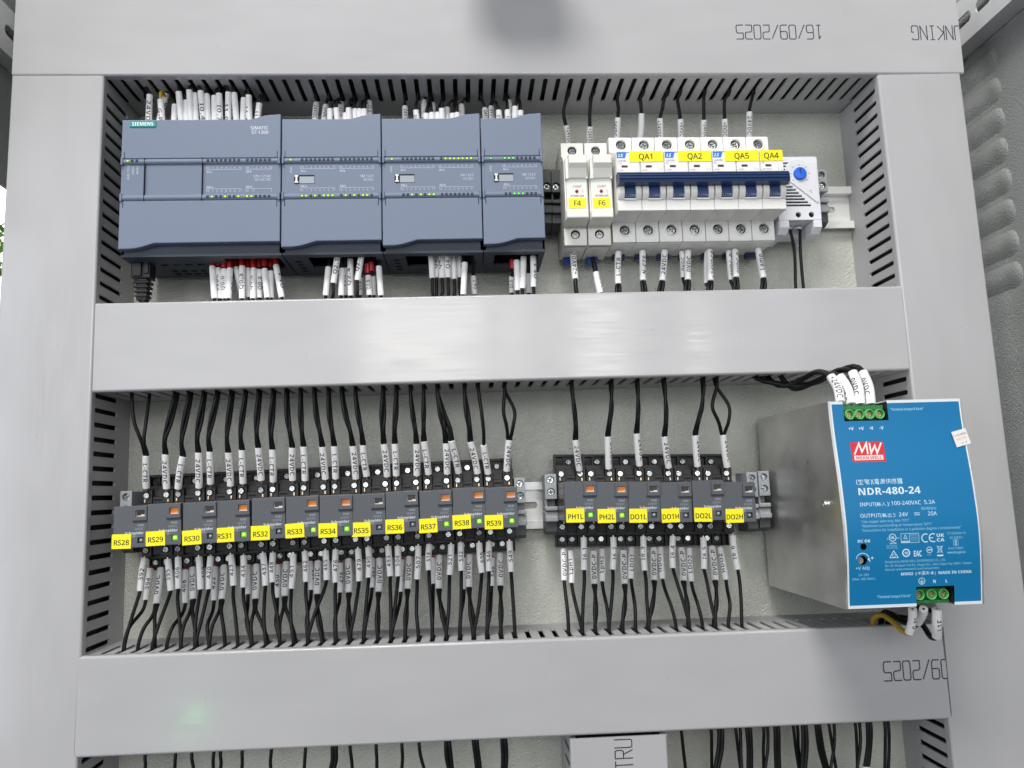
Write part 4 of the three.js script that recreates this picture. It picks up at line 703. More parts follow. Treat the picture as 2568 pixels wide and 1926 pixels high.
// under the relays: [text, terminal end, free end, slots, relay number, outer tier?]
const unders = [
  ['392', [-227.3, -37.9, 32.0], [-228.0, -59.8, 36.0], [-231.8], 0, 0], ['394', [-228.7, -46.3, 17.0], [-228.6, -67.5, 24.0], [-231.1], 0, 1], ['0VDC', [-220.7, -46.4, 19.0], [-218.2, -69.4, 32.0], [-223.3, -219.9], 0, 1], ['395', [-211.4, -39.1, 32.0], [-208.0, -60.4, 34.0], [-214.7], 0, 0],
  ['406', [-204.3, -38.1, 32.0], [-202.2, -59.3, 36.0], [-201.6], 1, 0], ['408', [-203.8, -48.4, 17.0], [-201.3, -70.5, 24.0], [-201.9], 1, 1], ['0VDC', [-198.4, -47.0, 19.0], [-193.4, -67.4, 32.0], [-193.0, -191.3], 1, 1], ['409', [-190.1, -38.3, 32.0], [-187.8, -60.3, 34.0], [-186.7], 1, 0, 1.5],
  ['420', [-182.0, -38.3, 32.0], [-181.5, -60.3, 36.0], [-183.9], 2, 0], ['422', [-183.5, -46.7, 17.0], [-181.6, -69.5, 24.0], [-182.3], 2, 1], ['0VDC', [-176.5, -46.2, 19.0], [-173.8, -68.1, 32.0], [-175.3, -172.4], 2, 1], ['423', [-168.3, -37.6, 32.0], [-165.4, -58.6, 34.0], [-155.7], 2, 0],
  ['434', [-159.3, -38.5, 32.0], [-158.0, -60.0, 36.0], [-154.0], 3, 0], ['436', [-160.6, -46.3, 17.0], [-158.1, -66.2, 24.0], [-154.2], 3, 1, 2], ['0VDC', [-153.6, -46.4, 19.0], [-150.8, -68.8, 32.0], [-145.9, -144.1], 3, 1], ['437', [-146.0, -37.2, 32.0], [-143.5, -59.4, 34.0], [-138.3], 3, 0],
  ['448', [-139.0, -37.4, 32.0], [-138.0, -57.2, 36.0], [-135.4], 4, 0], ['450', [-139.2, -47.0, 17.0], [-137.6, -69.3, 24.0], [-135.2], 4, 1], ['0VDC', [-132.6, -45.3, 19.0], [-130.5, -67.7, 32.0], [-127.3, -125.6], 4, 1], ['451', [-125.0, -38.5, 32.0], [-125.6, -62.0, 34.0], [-125.0], 4, 0],
  ['462', [-116.9, -37.0, 32.0], [-115.1, -57.8, 36.0], [-116.9], 5, 0], ['464', [-116.3, -45.5, 17.0], [-113.9, -64.9, 24.0], [-115.5], 5, 1, 1.4], ['0VDC', [-110.0, -45.5, 19.0], [-108.2, -67.1, 32.0], [-107.1, -105.4], 5, 1], ['465', [-102.4, -36.9, 32.0], [-101.3, -57.1, 34.0], [-108.9], 5, 0],
  ['476', [-95.3, -36.6, 32.0], [-94.7, -58.9, 36.0], [-96.6], 6, 0], ['478', [-94.7, -47.5, 17.0], [-93.7, -67.4, 24.0], [-96.1], 6, 1, .7], ['0VDC', [-88.4, -44.8, 19.0], [-86.2, -66.8, 32.0], [-87.2, -85.5], 6, 1], ['479', [-79.8, -36.5, 32.0], [-78.7, -58.7, 34.0], [-88.4], 6, 0],
  ['490', [-72.5, -35.6, 32.0], [-71.8, -56.4, 36.0], [-77.9], 7, 0], ['492', [-71.9, -44.6, 17.0], [-71.0, -64.7, 24.0], [-76.6], 7, 1, .9], ['0VDC', [-66.1, -45.2, 19.0], [-65.5, -67.2, 32.0], [-67.9, -69.1], 7, 1], ['493', [-58.5, -35.4, 32.0], [-57.0, -56.0, 34.0], [-57.9], 7, 0],
  ['504', [-51.8, -35.7, 32.0], [-51.3, -56.3, 36.0], [-59.7], 8, 0], ['506', [-50.7, -46.5, 17.0], [-50.6, -68.4, 24.0], [-58.9], 8, 1, 1.6], ['0VDC', [-44.7, -44.8, 19.0], [-45.2, -65.9, 32.0], [-49.0, -47.9], 8, 1], ['507', [-37.3, -35.9, 32.0], [-38.3, -58.8, 34.0], [-39.6], 8, 0],
  ['518', [-29.5, -35.2, 32.0], [-29.8, -52.9, 36.0], [-28.3], 9, 0], ['520', [-28.1, -46.1, 17.0], [-27.5, -63.8, 24.0], [-27.7], 9, 1, 1.6], ['0VDC', [-23.0, -44.6, 19.0], [-23.2, -66.5, 32.0], [-20.0, -18.8], 9, 1], ['521', [-14.0, -35.7, 32.0], [-15.4, -56.6, 34.0], [-20.6], 9, 0],
  ['532', [-7.0, -34.8, 32.0], [-7.0, -54.0, 36.0], [-10.5], 10, 0], ['534', [-5.5, -46.9, 17.0], [-5.7, -68.3, 24.0], [-10.0], 10, 1, 1.6], ['0VDC', [-1.1, -45.0, 19.0], [-1.9, -66.3, 32.0], [-1.0, 0.2], 10, 1], ['535', [6.0, -35.2, 32.0], [7.3, -56.0, 34.0], [0.8], 10, 0, .7],
  ['546', [13.0, -34.8, 32.0], [12.4, -55.0, 36.0], [9.1], 11, 0], ['548', [14.9, -47.6, 17.0], [14.2, -66.8, 24.0], [9.8], 11, 1, .5], ['0VDC', [21.0, -44.6, 19.0], [20.3, -66.1, 32.0], [18.1, 19.7], 11, 1], ['549', [27.6, -34.7, 32.0], [28.1, -56.0, 34.0], [28.9], 11, 0],
  ['0VDC-P', [67.6, -43.0, 19.0], [65.9, -64.2, 32.0], [66.5], 12, 1], ['LpH1', [73.0, -44.4, 19.0], [71.4, -66.3, 30.0], [76.0], 12, 1, -.5], ['I6.1', [81.2, -34.0, 32.0], [80.1, -56.6, 35.0], [76.7], 12, 0],
  ['0VDC-P', [89.9, -45.6, 19.0], [87.5, -67.3, 32.0], [86.4, 87.6], 13, 1], ['LpH2', [96.3, -44.0, 19.0], [93.5, -65.9, 30.0], [94.8], 13, 1, -.5], ['I6.2', [102.6, -34.5, 32.0], [100.6, -57.0, 35.0], [96.6], 13, 0],
  ['0VDC-P', [112.0, -46.0, 19.0], [109.3, -68.1, 32.0], [104.5, 107.0], 14, 1], ['LDO1', [118.2, -43.7, 19.0], [114.5, -64.8, 30.0], [116.7], 14, 1], ['I6.3', [124.5, -34.8, 32.0], [123.6, -58.4, 35.0], [126.4], 14, 0, -.5],
  ['0VDC-P', [134.6, -44.6, 19.0], [130.7, -66.2, 32.0], [125.8, 124.6], 15, 1], ['HDO1', [139.7, -44.2, 19.0], [137.3, -65.7, 30.0], [143.0], 15, 1, -.8], ['I6.4', [146.1, -35.2, 32.0], [144.0, -57.5, 35.0], [147.2], 15, 0],
  ['0VDC-P', [155.1, -45.3, 19.0], [152.0, -67.3, 32.0], [152.8, 154.5], 16, 1], ['LDO2', [161.1, -45.5, 19.0], [158.2, -68.3, 30.0], [161.4], 16, 1, -.2], ['I6.5', [168.2, -36.9, 32.0], [166.5, -58.9, 35.0], [166.2], 16, 0],
  ['0VDC-P', [178.0, -44.9, 19.0], [175.1, -67.8, 32.0], [171.2, 173.1], 17, 1], ['HDO2', [184.1, -45.7, 19.0], [183.6, -68.0, 30.0], [182.3], 17, 1, -.7], ['I6.6', [189.9, -36.4, 32.0], [191.1, -60.2, 35.0], [188.3], 17, 0, -.6],
];
const place = (x, ri, outer) => outer ? (ri > 11 ? x - sockX[ri] < 9 : x - sockX[ri] < 6.5) ? 'outer left' : 'outer right' : x - sockX[ri] < 9.5 ? 'inner left' : 'inner right';
unders.forEach(([text, term, far, slots, ri, outer, roll]) => {
  const hidden = roll > 1.3;
  wire(hidden ? `black wire whose sleeve is half hidden behind its neighbours, under relay ${relayNames[ri]}, ${outer ? 'outer' : 'inner'} tier` : `${slots.length > 1 ? 'pair of black wires' : 'black wire'} with sleeve ${text} from the ${place(term[0], ri, outer)} screw under relay ${relayNames[ri]}`, text, far, term,
    slots.map((s, i) => downTo(far, snapB(s) + rr(-.3, .3), i, slots.length > 1 ? (i - .5) * 1.6 : rr(-.8, .8))), { roll: roll ? -roll : undefined, tip: outer ? 1.6 : 1.2, tipMat: outer && ri < 12 && text !== '0VDC' ? M.red : M.brass, tipR: outer && ri < 12 && text !== '0VDC' ? 1.6 : .8, r: slots.length > 1 ? 2.5 : 2.25 });
});

// over the fuse holders and breakers
const topWire = (label, text, far, term, mids, sx, o = {}) => wire(label, text, far, term, [[...mids, [snapT(sx), 300, 40], [snapT(sx), 309, 40], [snapT(sx) + 2, 325, 36]]], { r: 2.35, wr: 1.35, roll: .1, ...o });
topWire('black wire with sleeve +24V into the top of fuse holder F4', '+24VDC', [81.0, 279.4, 30.0], [82.9, 265.6, 24.0], [[79.1, 287.9, 33.0], [81.2, 297.6, 36.0]], 81.9, { roll: .35 });
topWire('black wire with sleeve +24V into the top of fuse holder F6', '+24VDC', [99.6, 278.3, 30.0], [100.0, 265.5, 24.0], [[99.5, 287.8, 33.0], [100.9, 299.8, 38.0]], 101.8);
topWire('black wire with white sleeve over the left pole of breaker QA1', '24VDC', [121.8, 285.5, 30.0], [121.6, 270.6, 24.0], [[122.0, 291.6, 33.0], [120.8, 298.1, 36.0]], 121.0, { roll: -.95 });
topWire('black wire with blank white sleeve over the right pole of breaker QA1', '24VDC', [140.0, 288.0, 32.0], [139.8, 270.5, 24.0], [[139.5, 293.7, 34.0], [139.0, 298.7, 36.0]], 140.3, { roll: 2.2 });
topWire('black wire with sleeve +24V over the left pole of breaker QA2', '+24VDC', [154.9, 284.9, 30.0], [156.0, 270.4, 24.0], [[156.5, 291.5, 33.0], [158.1, 299.3, 36.0]], 158.5, { roll: -.7 });
topWire('black wire with sleeve +0V over the right pole of breaker QA2', '+0VDC', [170.9, 284.2, 30.0], [172.3, 270.3, 24.0], [[169.4, 291.4, 33.0], [168.0, 297.9, 36.0]], 169.8);
topWire('black wire with sleeve +24V over the left pole of breaker QA5', '+24VDC', [189.5, 283.2, 30.0], [190.4, 270.2, 24.0], [[189.1, 291.3, 33.0], [188.8, 299.8, 36.0]], 188.0, { roll: .3 });
topWire('black wire with sleeve +0V over the right pole of breaker QA5', '+0VDC', [206.0, 284.0, 30.0], [207.2, 270.0, 24.0], [[205.3, 291.2, 33.0], [205.3, 297.7, 36.0]], 205.7, { roll: -.35 });
topWire('black wire with sleeve 24VDC over the single-pole breaker QA4', '24VDC', [226.1, 289.9, 30.0], [226.5, 269.9, 24.0], [[226.7, 295.8, 33.0], [228.0, 301.7, 36.0]], 227.3, { roll: -.2 });
// under them, into the duct below
const lowWire = (label, text, term, far, n, end, o = {}) => wire(label, text, far, term, Array.from({ length: n }, (_, i) => [[end[0] + (i - (n - 1) / 2) * 2.7, 146, 39], [snapM(end[0]) + (i - .5), 134, 40 - i * 3], [snapM(end[0]) + 1, 118, 36]]), { r: 2.45, wr: 1.3, ...o });
lowWire('black wire with sleeve +24VDC under fuse holder F4', '+24VDC', [82.7, 180.2, 27.0], [82.3, 155.1, 37.0], 1, [82.3, 145.0, 40.0], { wr: 1.6 });
lowWire('pair of black wires with low white sleeve under fuse holder F6', '+24VDC', [98.1, 160.4, 36.0], [100.0, 143.5, 40.0], 1, [100.9, 142.3, 40.0], { roll: -1.2, tip: 13, tipR: 1.9, tipMat: M.wire });
lowWire('pair of black wires with sleeve L-CTR under breaker QA1', 'L-CTR', [117.5, 178.4, 27.0], [114.5, 151.1, 36.0], 2, [113.7, 144.5, 40.0]);
lowWire('pair of black wires with sleeve N-CTR under breaker QA1', 'N-CTR', [136.3, 178.9, 27.0], [133.3, 153.3, 36.0], 2, [133.1, 144.2, 40.0], { roll: -.4 });
lowWire('pair of black wires with sleeve 24VDC under breaker QA2', '24VDC', [153.3, 179.2, 27.0], [147.9, 153.0, 36.0], 2, [145.7, 143.9, 40.0]);
lowWire('black wire with sleeve half hidden behind the 0VDC one under breaker QA2', '0VDC', [167.4, 179.0, 24.0], [165.5, 156.8, 30.0], 1, [164.1, 145.1, 34.0], { r: 2 });
lowWire('pair of black wires with sleeve 0VDC under breaker QA2', '0VDC', [171.5, 178.4, 27.0], [167.4, 153.3, 36.0], 2, [165.7, 143.6, 40.0]);
lowWire('black wire with sleeve hidden behind the 24VDCP one under breaker QA5', '24VDCP', [187.2, 178.7, 24.0], [183.2, 152.1, 30.0], 1, [182.0, 144.8, 34.0], { roll: -1.4, r: 2 });
lowWire('pair of black wires with sleeve +24VDCP under breaker QA5', '+24VDCP', [188.3, 179.0, 27.0], [184.7, 152.4, 36.0], 2, [182.6, 143.3, 40.0], { roll: -.7 });
lowWire('black wire with sleeve half hidden behind the 0VDC-P one under breaker QA5', '0VDC-P', [204.0, 179.1, 24.0], [202.1, 154.3, 30.0], 1, [200.7, 144.5, 34.0], { r: 2, roll: -.5 });
lowWire('pair of black wires with sleeve 0VDC-P under breaker QA5', '0VDC-P', [208.1, 178.8, 27.0], [204.3, 154.6, 36.0], 2, [202.9, 142.9, 40.0], { roll: -.6 });
lowWire('pair of black wires with sleeve Lamp under the single-pole breaker QA4', 'Lamp', [226.4, 179.4, 27.0], [225.3, 153.9, 36.0], 2, [223.5, 142.6, 40.0]);
for (const [a, b, c, which] of [[[251.3, 195.9, 30.0], [252.5, 175.9, 32.0], [249.6, 144.4, 36.0], 'left'], [[259.2, 195.8, 30.0], [257.2, 175.9, 32.0], [255.6, 144.3, 36.0], 'right']]) {
  const t = thing('control_wire', `plain thin black wire hanging from the thermostat, ${which} one of two`, 'wire', a); part(t, 'conductor', tube([[0, 6, 0], [0, 0, 0], sub(b, a), sub(c, a), [sub(c, a)[0] + 1, sub(c, a)[1] - 18, 6]], 1.25, 20, 8), M.wire);
}

// over the controllers: sleeves that stand behind the upper doors
const ord = ['first', 'second', 'third', 'fourth', 'fifth', 'sixth', 'seventh', 'eighth', 'ninth', 'tenth', 'eleventh', 'twelfth', 'thirteenth', 'fourteenth', 'fifteenth', 'sixteenth', 'seventeenth', 'eighteenth', 'nineteenth', 'twentieth'];
function plcTop(where, list, z0) {
  list.sort((a, b) => a[1][0] - b[1][0]).forEach(([text, far, term, wx, roll, back], i) => {
    const t2 = [term[0], term[1] - 9, 44], sx = text === 'G-PE' ? wx : snapT(wx ?? far[0]);
    wire(`${back ? 'shaded' : 'white'} sleeve${roll === undefined || Math.abs(roll) < 1 ? ' marked ' + text : ''} over the ${where}, ${ord[i]} from left`, text, far, t2, [[[far[0] * .5 + sx * .5, far[1] + 6, far[2]], [sx, 299, 38 - (i % 3) * 4], [sx, 309, 36], [sx + 1, 324, 34]]], { r: 2.25, wr: 1.15, roll: roll ?? rr(-.2, .2), bow: [0, 0, .4], mat: text === 'G-PE' ? M.yellowWire : undefined });
  });
}
plcTop('badged controller', [['24VDC', [-227.4, 296.7, 47.0], [-228.7, 276.9, 50.0], -229.6], ['0VDC', [-218.3, 300.7, 40.0], [-222.7, 278.8, 46.0], -219.3, 1.4], ['G-PE', [-218.4, 291.6, 50.0], [-217.8, 275.8, 52.0], -218.3, -.25], ['0VDC', [-210.2, 290.3, 44.0], [-210.4, 278.7, 46.0], -211.4, 1.9], ['I0.0', [-206.3, 298.4, 48.0], [-204.2, 276.7, 50.0], -209.0, -1.9], ['I0.2', [-198.7, 299.7, 48.0], [-197.2, 276.7, 50.0], -199.8, 2], ['I0.1', [-202.4, 293.5, 44.0], [-201.0, 278.6, 46.0], -201.7, 2], ['I0.3', [-195.7, 298.7, 45.0], [-193.8, 278.6, 46.0], -194.4, 1.8], ['I0.4', [-190.5, 299.0, 48.0], [-187.8, 276.6, 50.0], -191.3, .1], ['I0.5', [-186.9, 298.0, 45.0], [-185.4, 278.6, 46.0], -188.3, 2.2], ['I0.6', [-181.4, 296.6, 45.0], [-180.9, 278.5, 46.0], -180.9, 1.6], ['I0.7', [-177.2, 297.0, 48.0], [-176.5, 276.6, 50.0], -178.5, .1], ['I1.0', [-170.4, 297.9, 48.0], [-171.1, 276.5, 50.0], -171.7, -.5], ['I1.1', [-166.8, 298.4, 46.0], [-164.7, 278.0, 47.0], -168.7, -1.5], ['I1.2', [-160.2, 295.3, 44.0], [-160.7, 278.4, 46.0], -158.9, 1.8], ['I1.4', [-155.7, 295.6, 48.0], [-155.5, 276.5, 50.0], -156.4, -.9], ['I1.5', [-148.1, 289.8, 47.0], [-150.8, 277.4, 49.0], -147.8, -.5]]);
plcTop('module next to the badged one', [['24VDC', [-109.8, 297.9, 30.0], [-108.4, 283.9, 34.0], -109.4, .2, 1], ['0VDC', [-102.7, 296.0, 30.0], [-101.8, 283.9, 34.0], -100.7, .5, 1], ['I2.0', [-96.8, 285.7, 46.0], [-96.8, 277.0, 48.0], -94.7, 1.7], ['I2.1', [-91.8, 285.3, 48.0], [-90.8, 276.0, 50.0], -94.1, -1.6], ['I2.2', [-90.7, 297.1, 32.0], [-89.2, 282.8, 36.0], -90.3, .2, 1], ['I2.3', [-85.8, 283.0, 44.0], [-85.7, 278.0, 46.0], -83.7, 1.8], ['I2.4', [-82.7, 285.3, 48.0], [-82.3, 276.0, 50.0], -82.0, 1.9], ['I2.5', [-78.4, 285.4, 46.0], [-77.8, 277.7, 48.0], -80.2, 1.8], ['I2.6', [-74.9, 285.4, 46.0], [-74.6, 278.4, 48.0], -73.3, 1.9], ['I2.7', [-71.4, 284.9, 47.0], [-70.8, 279.1, 48.0], -72.7, 1.9], ['I3.0', [-69.5, 298.0, 32.0], [-67.5, 286.7, 36.0], -69.3, .3, 1]]);
plcTop('module with the lit row', [['24VDC', [-42.1, 291.6, 36.0], [-41.2, 280.6, 40.0], -42.4, .2, 1], ['0VDC', [-33.2, 283.8, 47.0], [-32.0, 276.2, 49.0], -32.7, -.5], ['I4.0', [-27.9, 299.6, 30.0], [-27.5, 287.6, 34.0], -27.1, 2, 1], ['I4.1', [-25.8, 281.3, 47.0], [-25.7, 276.7, 48.0], -25.0, 1.8], ['I4.2', [-21.4, 281.9, 47.0], [-21.2, 276.6, 48.0], -23.9, 1.9], ['I4.3', [-21.2, 297.0, 30.0], [-20.7, 287.6, 34.0], -18.9, 1.9, 1], ['I4.4', [-17.1, 282.4, 46.0], [-17.1, 277.1, 47.0], -15.1, 1.9], ['I4.5', [-14.0, 284.2, 49.0], [-13.5, 275.6, 50.0], -14.5, 1.8], ['I4.6', [-10.3, 288.7, 40.0], [-9.7, 279.7, 42.0], -8.2, -1.5], ['I4.7', [-6.1, 281.2, 47.0], [-6.0, 277.3, 48.0], -4.8, 1.8], ['I5.0', [-2.5, 281.8, 47.0], [-2.4, 278.5, 48.0], -4.3, 1.8], ['I5.1', [0.6, 293.8, 34.0], [1.0, 285.4, 38.0], 4.8, 1.9, 1]]);
plcTop('narrowest module', [['24VDC', [18.5, 289.9, 36.0], [18.6, 280.3, 40.0], 16.6, .2, 1], ['0VDC', [23.4, 292.7, 33.0], [23.5, 281.7, 37.0], 24.9, .2, 1], ['0VDC', [28.5, 283.5, 47.0], [29.1, 275.9, 49.0], 27.1, -.2], ['I6.0', [35.1, 283.7, 47.0], [35.3, 276.1, 49.0], 34.0, -.2], ['I6.7', [37.3, 297.8, 32.0], [37.1, 288.2, 36.0], 34.9, 1.9, 1], ['I7.0', [40.8, 286.1, 48.0], [40.5, 278.0, 50.0], 43.1, 1.8], ['I7.1', [44.8, 283.2, 47.0], [45.0, 279.7, 48.0], 44.9, -.4]]);

// under the controllers
function plcBottom(where, list) {
  list.sort((a, b) => a[2][0] - b[2][0]).forEach(([text, term, far, roll, o = {}], i) => {
    const sx = far[0], top = o.top ?? [term[0] + (term[0] - far[0]) * .1, term[1] + (o.lead ?? 4), 46];
    const t = wire(`${o.shade ? 'shaded' : 'white'} sleeve${Math.abs(roll) < 1 ? ' marked ' + text : ''} under the ${where}, ${ord[i]} from left`, text, far, term, [[[sx, Math.min(far[1] - 6, 144), far[2]], [snapM(sx), 134, 44], [snapM(sx), 118, 38]]], { r: 2.2, wr: 1.2, roll, bow: [0, 0, .3] });
    const org = term.map(v => Math.round(v));
    part(t, 'conductor', tube([sub(term, org), [(term[0] + top[0]) / 2 - org[0] + .3, (term[1] + top[1]) / 2 - org[1], (term[2] + top[2]) / 2 - org[2]], sub(top, org)], 1.2, 8, 8), M.wire);
    if (o.red) part(t, 'ferrule', tube([sub([top[0], top[1] - .5, top[2]], org), sub([top[0] - .1, top[1] + 6.6, top[2]], org)], 2.05, 3, 12), M.red);
  });
}

const cpuLow = [['24VDC', [-180.5, 166.7, 45.0], [-177.1, 141.8, 50.0], 2], ['0VDC', [-176.9, 166.0, 43.0], [-174.6, 142.7, 46.0], .55], ['Q0.0', [-172.2, 164.6, 45.0], [-170.5, 142.1, 48.0], .35], ['Q0.1', [-167.8, 164.8, 46.0], [-167.1, 141.4, 51.0], -1.7], ['Q0.2', [-164.7, 167.0, 42.0], [-159.9, 145.1, 42.0], 2], ['Q0.3', [-159.2, 166.3, 46.0], [-157.5, 141.2, 51.0], .1], ['Q0.4', [-156.1, 166.1, 42.0], [-154.7, 144.2, 43.0], 2], ['Q0.5', [-151.2, 164.8, 45.0], [-150.2, 141.3, 50.0], .8], ['Q0.6', [-147.8, 164.3, 43.0], [-146.8, 142.8, 46.0], -.5], ['Q0.7', [-143.4, 164.0, 46.0], [-139.9, 141.4, 51.0], 2], ['Q1.0', [-139.8, 163.1, 43.0], [-138.6, 142.6, 46.0], 2], ['Q1.1', [-135.5, 167.0, 45.0], [-129.8, 141.5, 51.0], -1.1]];
const tops = [[-180.7, 167.7, 45.0], [-177.1, 168.1, 43.0], [-172.4, 166.2, 45.0], [-167.9, 165.9, 46.0], [-165.2, 168.5, 42.0], [-159.5, 166.9, 46.0], [-156.5, 167.6, 42.0], [-151.6, 166.2, 45.0], [-148.0, 166.8, 43.0], [-143.5, 166.7, 46.0], [-140.0, 167.0, 43.0], [-135.6, 167.7, 45.0]];
cpuLow.forEach((e, i) => { e[4] = { red: 1, top: tops[i] }; });
plcBottom('badged controller', cpuLow);
plcBottom('module next to the badged one', [['0VDC', [-97.9, 164.6, 46.0], [-99.2, 142.6, 50.0], 2, { lead: 12 }], ['Q2.1', [-89.8, 175.2, 52.0], [-93.4, 151.4, 52.0], -.15, { lead: 4 }], ['Q2.0', [-88.2, 163.3, 46.0], [-88.3, 142.4, 50.0], 2, { lead: 12 }], ['Q2.2', [-86.4, 165.8, 38.0], [-86.4, 145.1, 40.0], .7, { shade: 1, lead: 10 }], ['Q2.4', [-82.3, 170.4, 46.0], [-81.7, 142.8, 48.0], .5, { lead: 8 }], ['Q2.3', [-72.6, 175.8, 53.0], [-76.3, 152.9, 53.0], .6, { lead: 3 }], ['Q3.4', [-76.7, 159.4, 34.0], [-76.9, 145.9, 36.0], .1, { shade: 1, lead: 12 }], ['Q2.6', [-69.7, 158.3, 44.0], [-68.5, 143.0, 47.0], .1, { red: 1, lead: 2 }], ['Q3.5', [-67.1, 159.7, 38.0], [-66.4, 144.7, 40.0], 1.8, { shade: 1, red: 1, lead: 2 }], ['Q3.7', [-61.8, 164.6, 46.0], [-60.0, 141.9, 50.0], 2, { lead: 12 }]]);
plcBottom('module with the lit row', [['Q4.0', [-24.1, 178.8, 47.0], [-23.2, 154.9, 48.0], 2], ['Q4.1', [-20.2, 180.4, 44.0], [-20.5, 156.3, 44.0], .3], ['Q4.2', [-16.1, 179.5, 46.0], [-16.3, 155.1, 47.0], .9], ['Q4.3', [-11.6, 178.8, 48.0], [-11.9, 155.1, 48.0], .05], ['Q4.4', [-7.7, 179.1, 45.0], [-7.5, 154.4, 46.0], 2], ['Q4.5', [-3.9, 180.3, 43.0], [-3.5, 156.3, 43.0], -1.3], ['Q4.6', [0.4, 165.4, 50.0], [-1.2, 141.2, 52.0], 2, { lead: 10 }], ['Q4.7', [6.4, 159.4, 34.0], [7.1, 145.0, 36.0], -.5, { shade: 1, lead: 16 }]]);
plcBottom('narrowest module', [['Q5.0', [35.1, 157.9, 36.0], [34.6, 145.2, 38.0], .3, { shade: 1, red: 1, lead: 4 }], ['Q5.1', [38.2, 167.2, 48.0], [38.0, 144.4, 49.0], 2, { lead: 5 }], ['Q5.2', [43.3, 169.8, 48.0], [41.9, 145.8, 49.0], 2, { lead: 3 }], ['Q5.4', [47.6, 159.8, 36.0], [47.3, 145.0, 38.0], 2, { shade: 1, lead: 12 }], ['Q5.3', [50.5, 170.1, 48.0], [49.8, 146.8, 49.0], -.75, { lead: 3 }]]);

// power supply wires
[['+24VDC', [239.4, 68.9, 104.0], [238.5, 50.0, 116.0], -.35, 'first'], ['+24VDC', [245.5, 68.8, 104.0], [245.6, 48.7, 116.0], -1.8, 'second'], ['0VDC', [252.2, 71.1, 108.0], [251.1, 48.4, 117.0], -1.25, 'third'], ['0VDC', [259.0, 70.9, 108.0], [258.0, 48.3, 117.0], -1.15, 'fourth']].forEach(([text, far, term, roll, n], i) => {
  const a = [[240.1, 73.4, 92.0], [245.6, 72.6, 88.0], [249.7, 74.2, 96.0], [258.9, 76.1, 98.0]][i], b = [[240.0, 75.5, 78.0], [244.0, 70.6, 74.0], [246.6, 72.2, 80.0], [252.7, 74.7, 84.0]][i], c = [[234.7, 71.8, 62.0], [237.3, 67.1, 58.0], [238.4, 68.5, 62.0], [243.8, 69.7, 62.0]][i], d = [[224.5, 70.1, 52.0], [234.8, 69.1, 48.0], [219.5, 73.2, 50.0], [213.6, 74.9, 48.0]][i];
  wire(`thick black wire with white sleeve into the power supply top, ${n} of four from left`, text, far, term, [[a, b, c, d, [d[0] - 9, 84, 44], [d[0] - 14, 100, 38]]], { r: 3.0, wr: 1.9, roll, bow: [1.4, 1, 0] });
});
wire('yellow-green earth wire with sleeve G-PS under the power supply', 'G-PS', [271.8, -94.7, 112.0], [270.5, -78.9, 121.0], [[[273.8, -95.3, 100.0], [276.0, -92.1, 84.0], [276.7, -90.3, 70.0], [274.8, -93.0, 62.0], [275.8, -97.3, 58.0], [[279.2, -99.3, 54.0][0], -104, 46], [[279.2, -99.3, 54.0][0] + 3, -122, 38]]], { r: 2.6, wr: 1.7, mat: M.yellowWire, roll: -.4, bow: [1, 0, 0] });
wire('black wire with short angled sleeve under the power supply, between the G-PS and L1F ones', 'N1F', [280.1, -89.5, 108.0], [278.1, -79.3, 120.0], [[[284.1, -92.9, 96.0], [282.8, -92.4, 84.0], [282.1, -89.4, 72.0], [282.2, -89.9, 62.0], [[287.0, -93.7, 52.0][0], -104, 46], [[287.0, -93.7, 52.0][0] + 3, -122, 38]]], { r: 2.6, wr: 1.9, roll: -.7, bow: [1, 0, 0] });
wire('black wire with sleeve L1F bent back under the power supply', 'L1F', [289.4, -97.5, 112.0], [286.0, -79.4, 121.0], [[[290.3, -99.5, 104.0], [292.9, -95.0, 92.0], [293.5, -91.6, 84.0], [290.9, -92.1, 74.0], [287.2, -93.2, 64.0], [[291.5, -95.1, 52.0][0], -104, 46], [[291.5, -95.1, 52.0][0] + 3, -122, 38]]], { r: 2.9, wr: 1.9, roll: -.15, bow: [-1.2, 0, 2] });

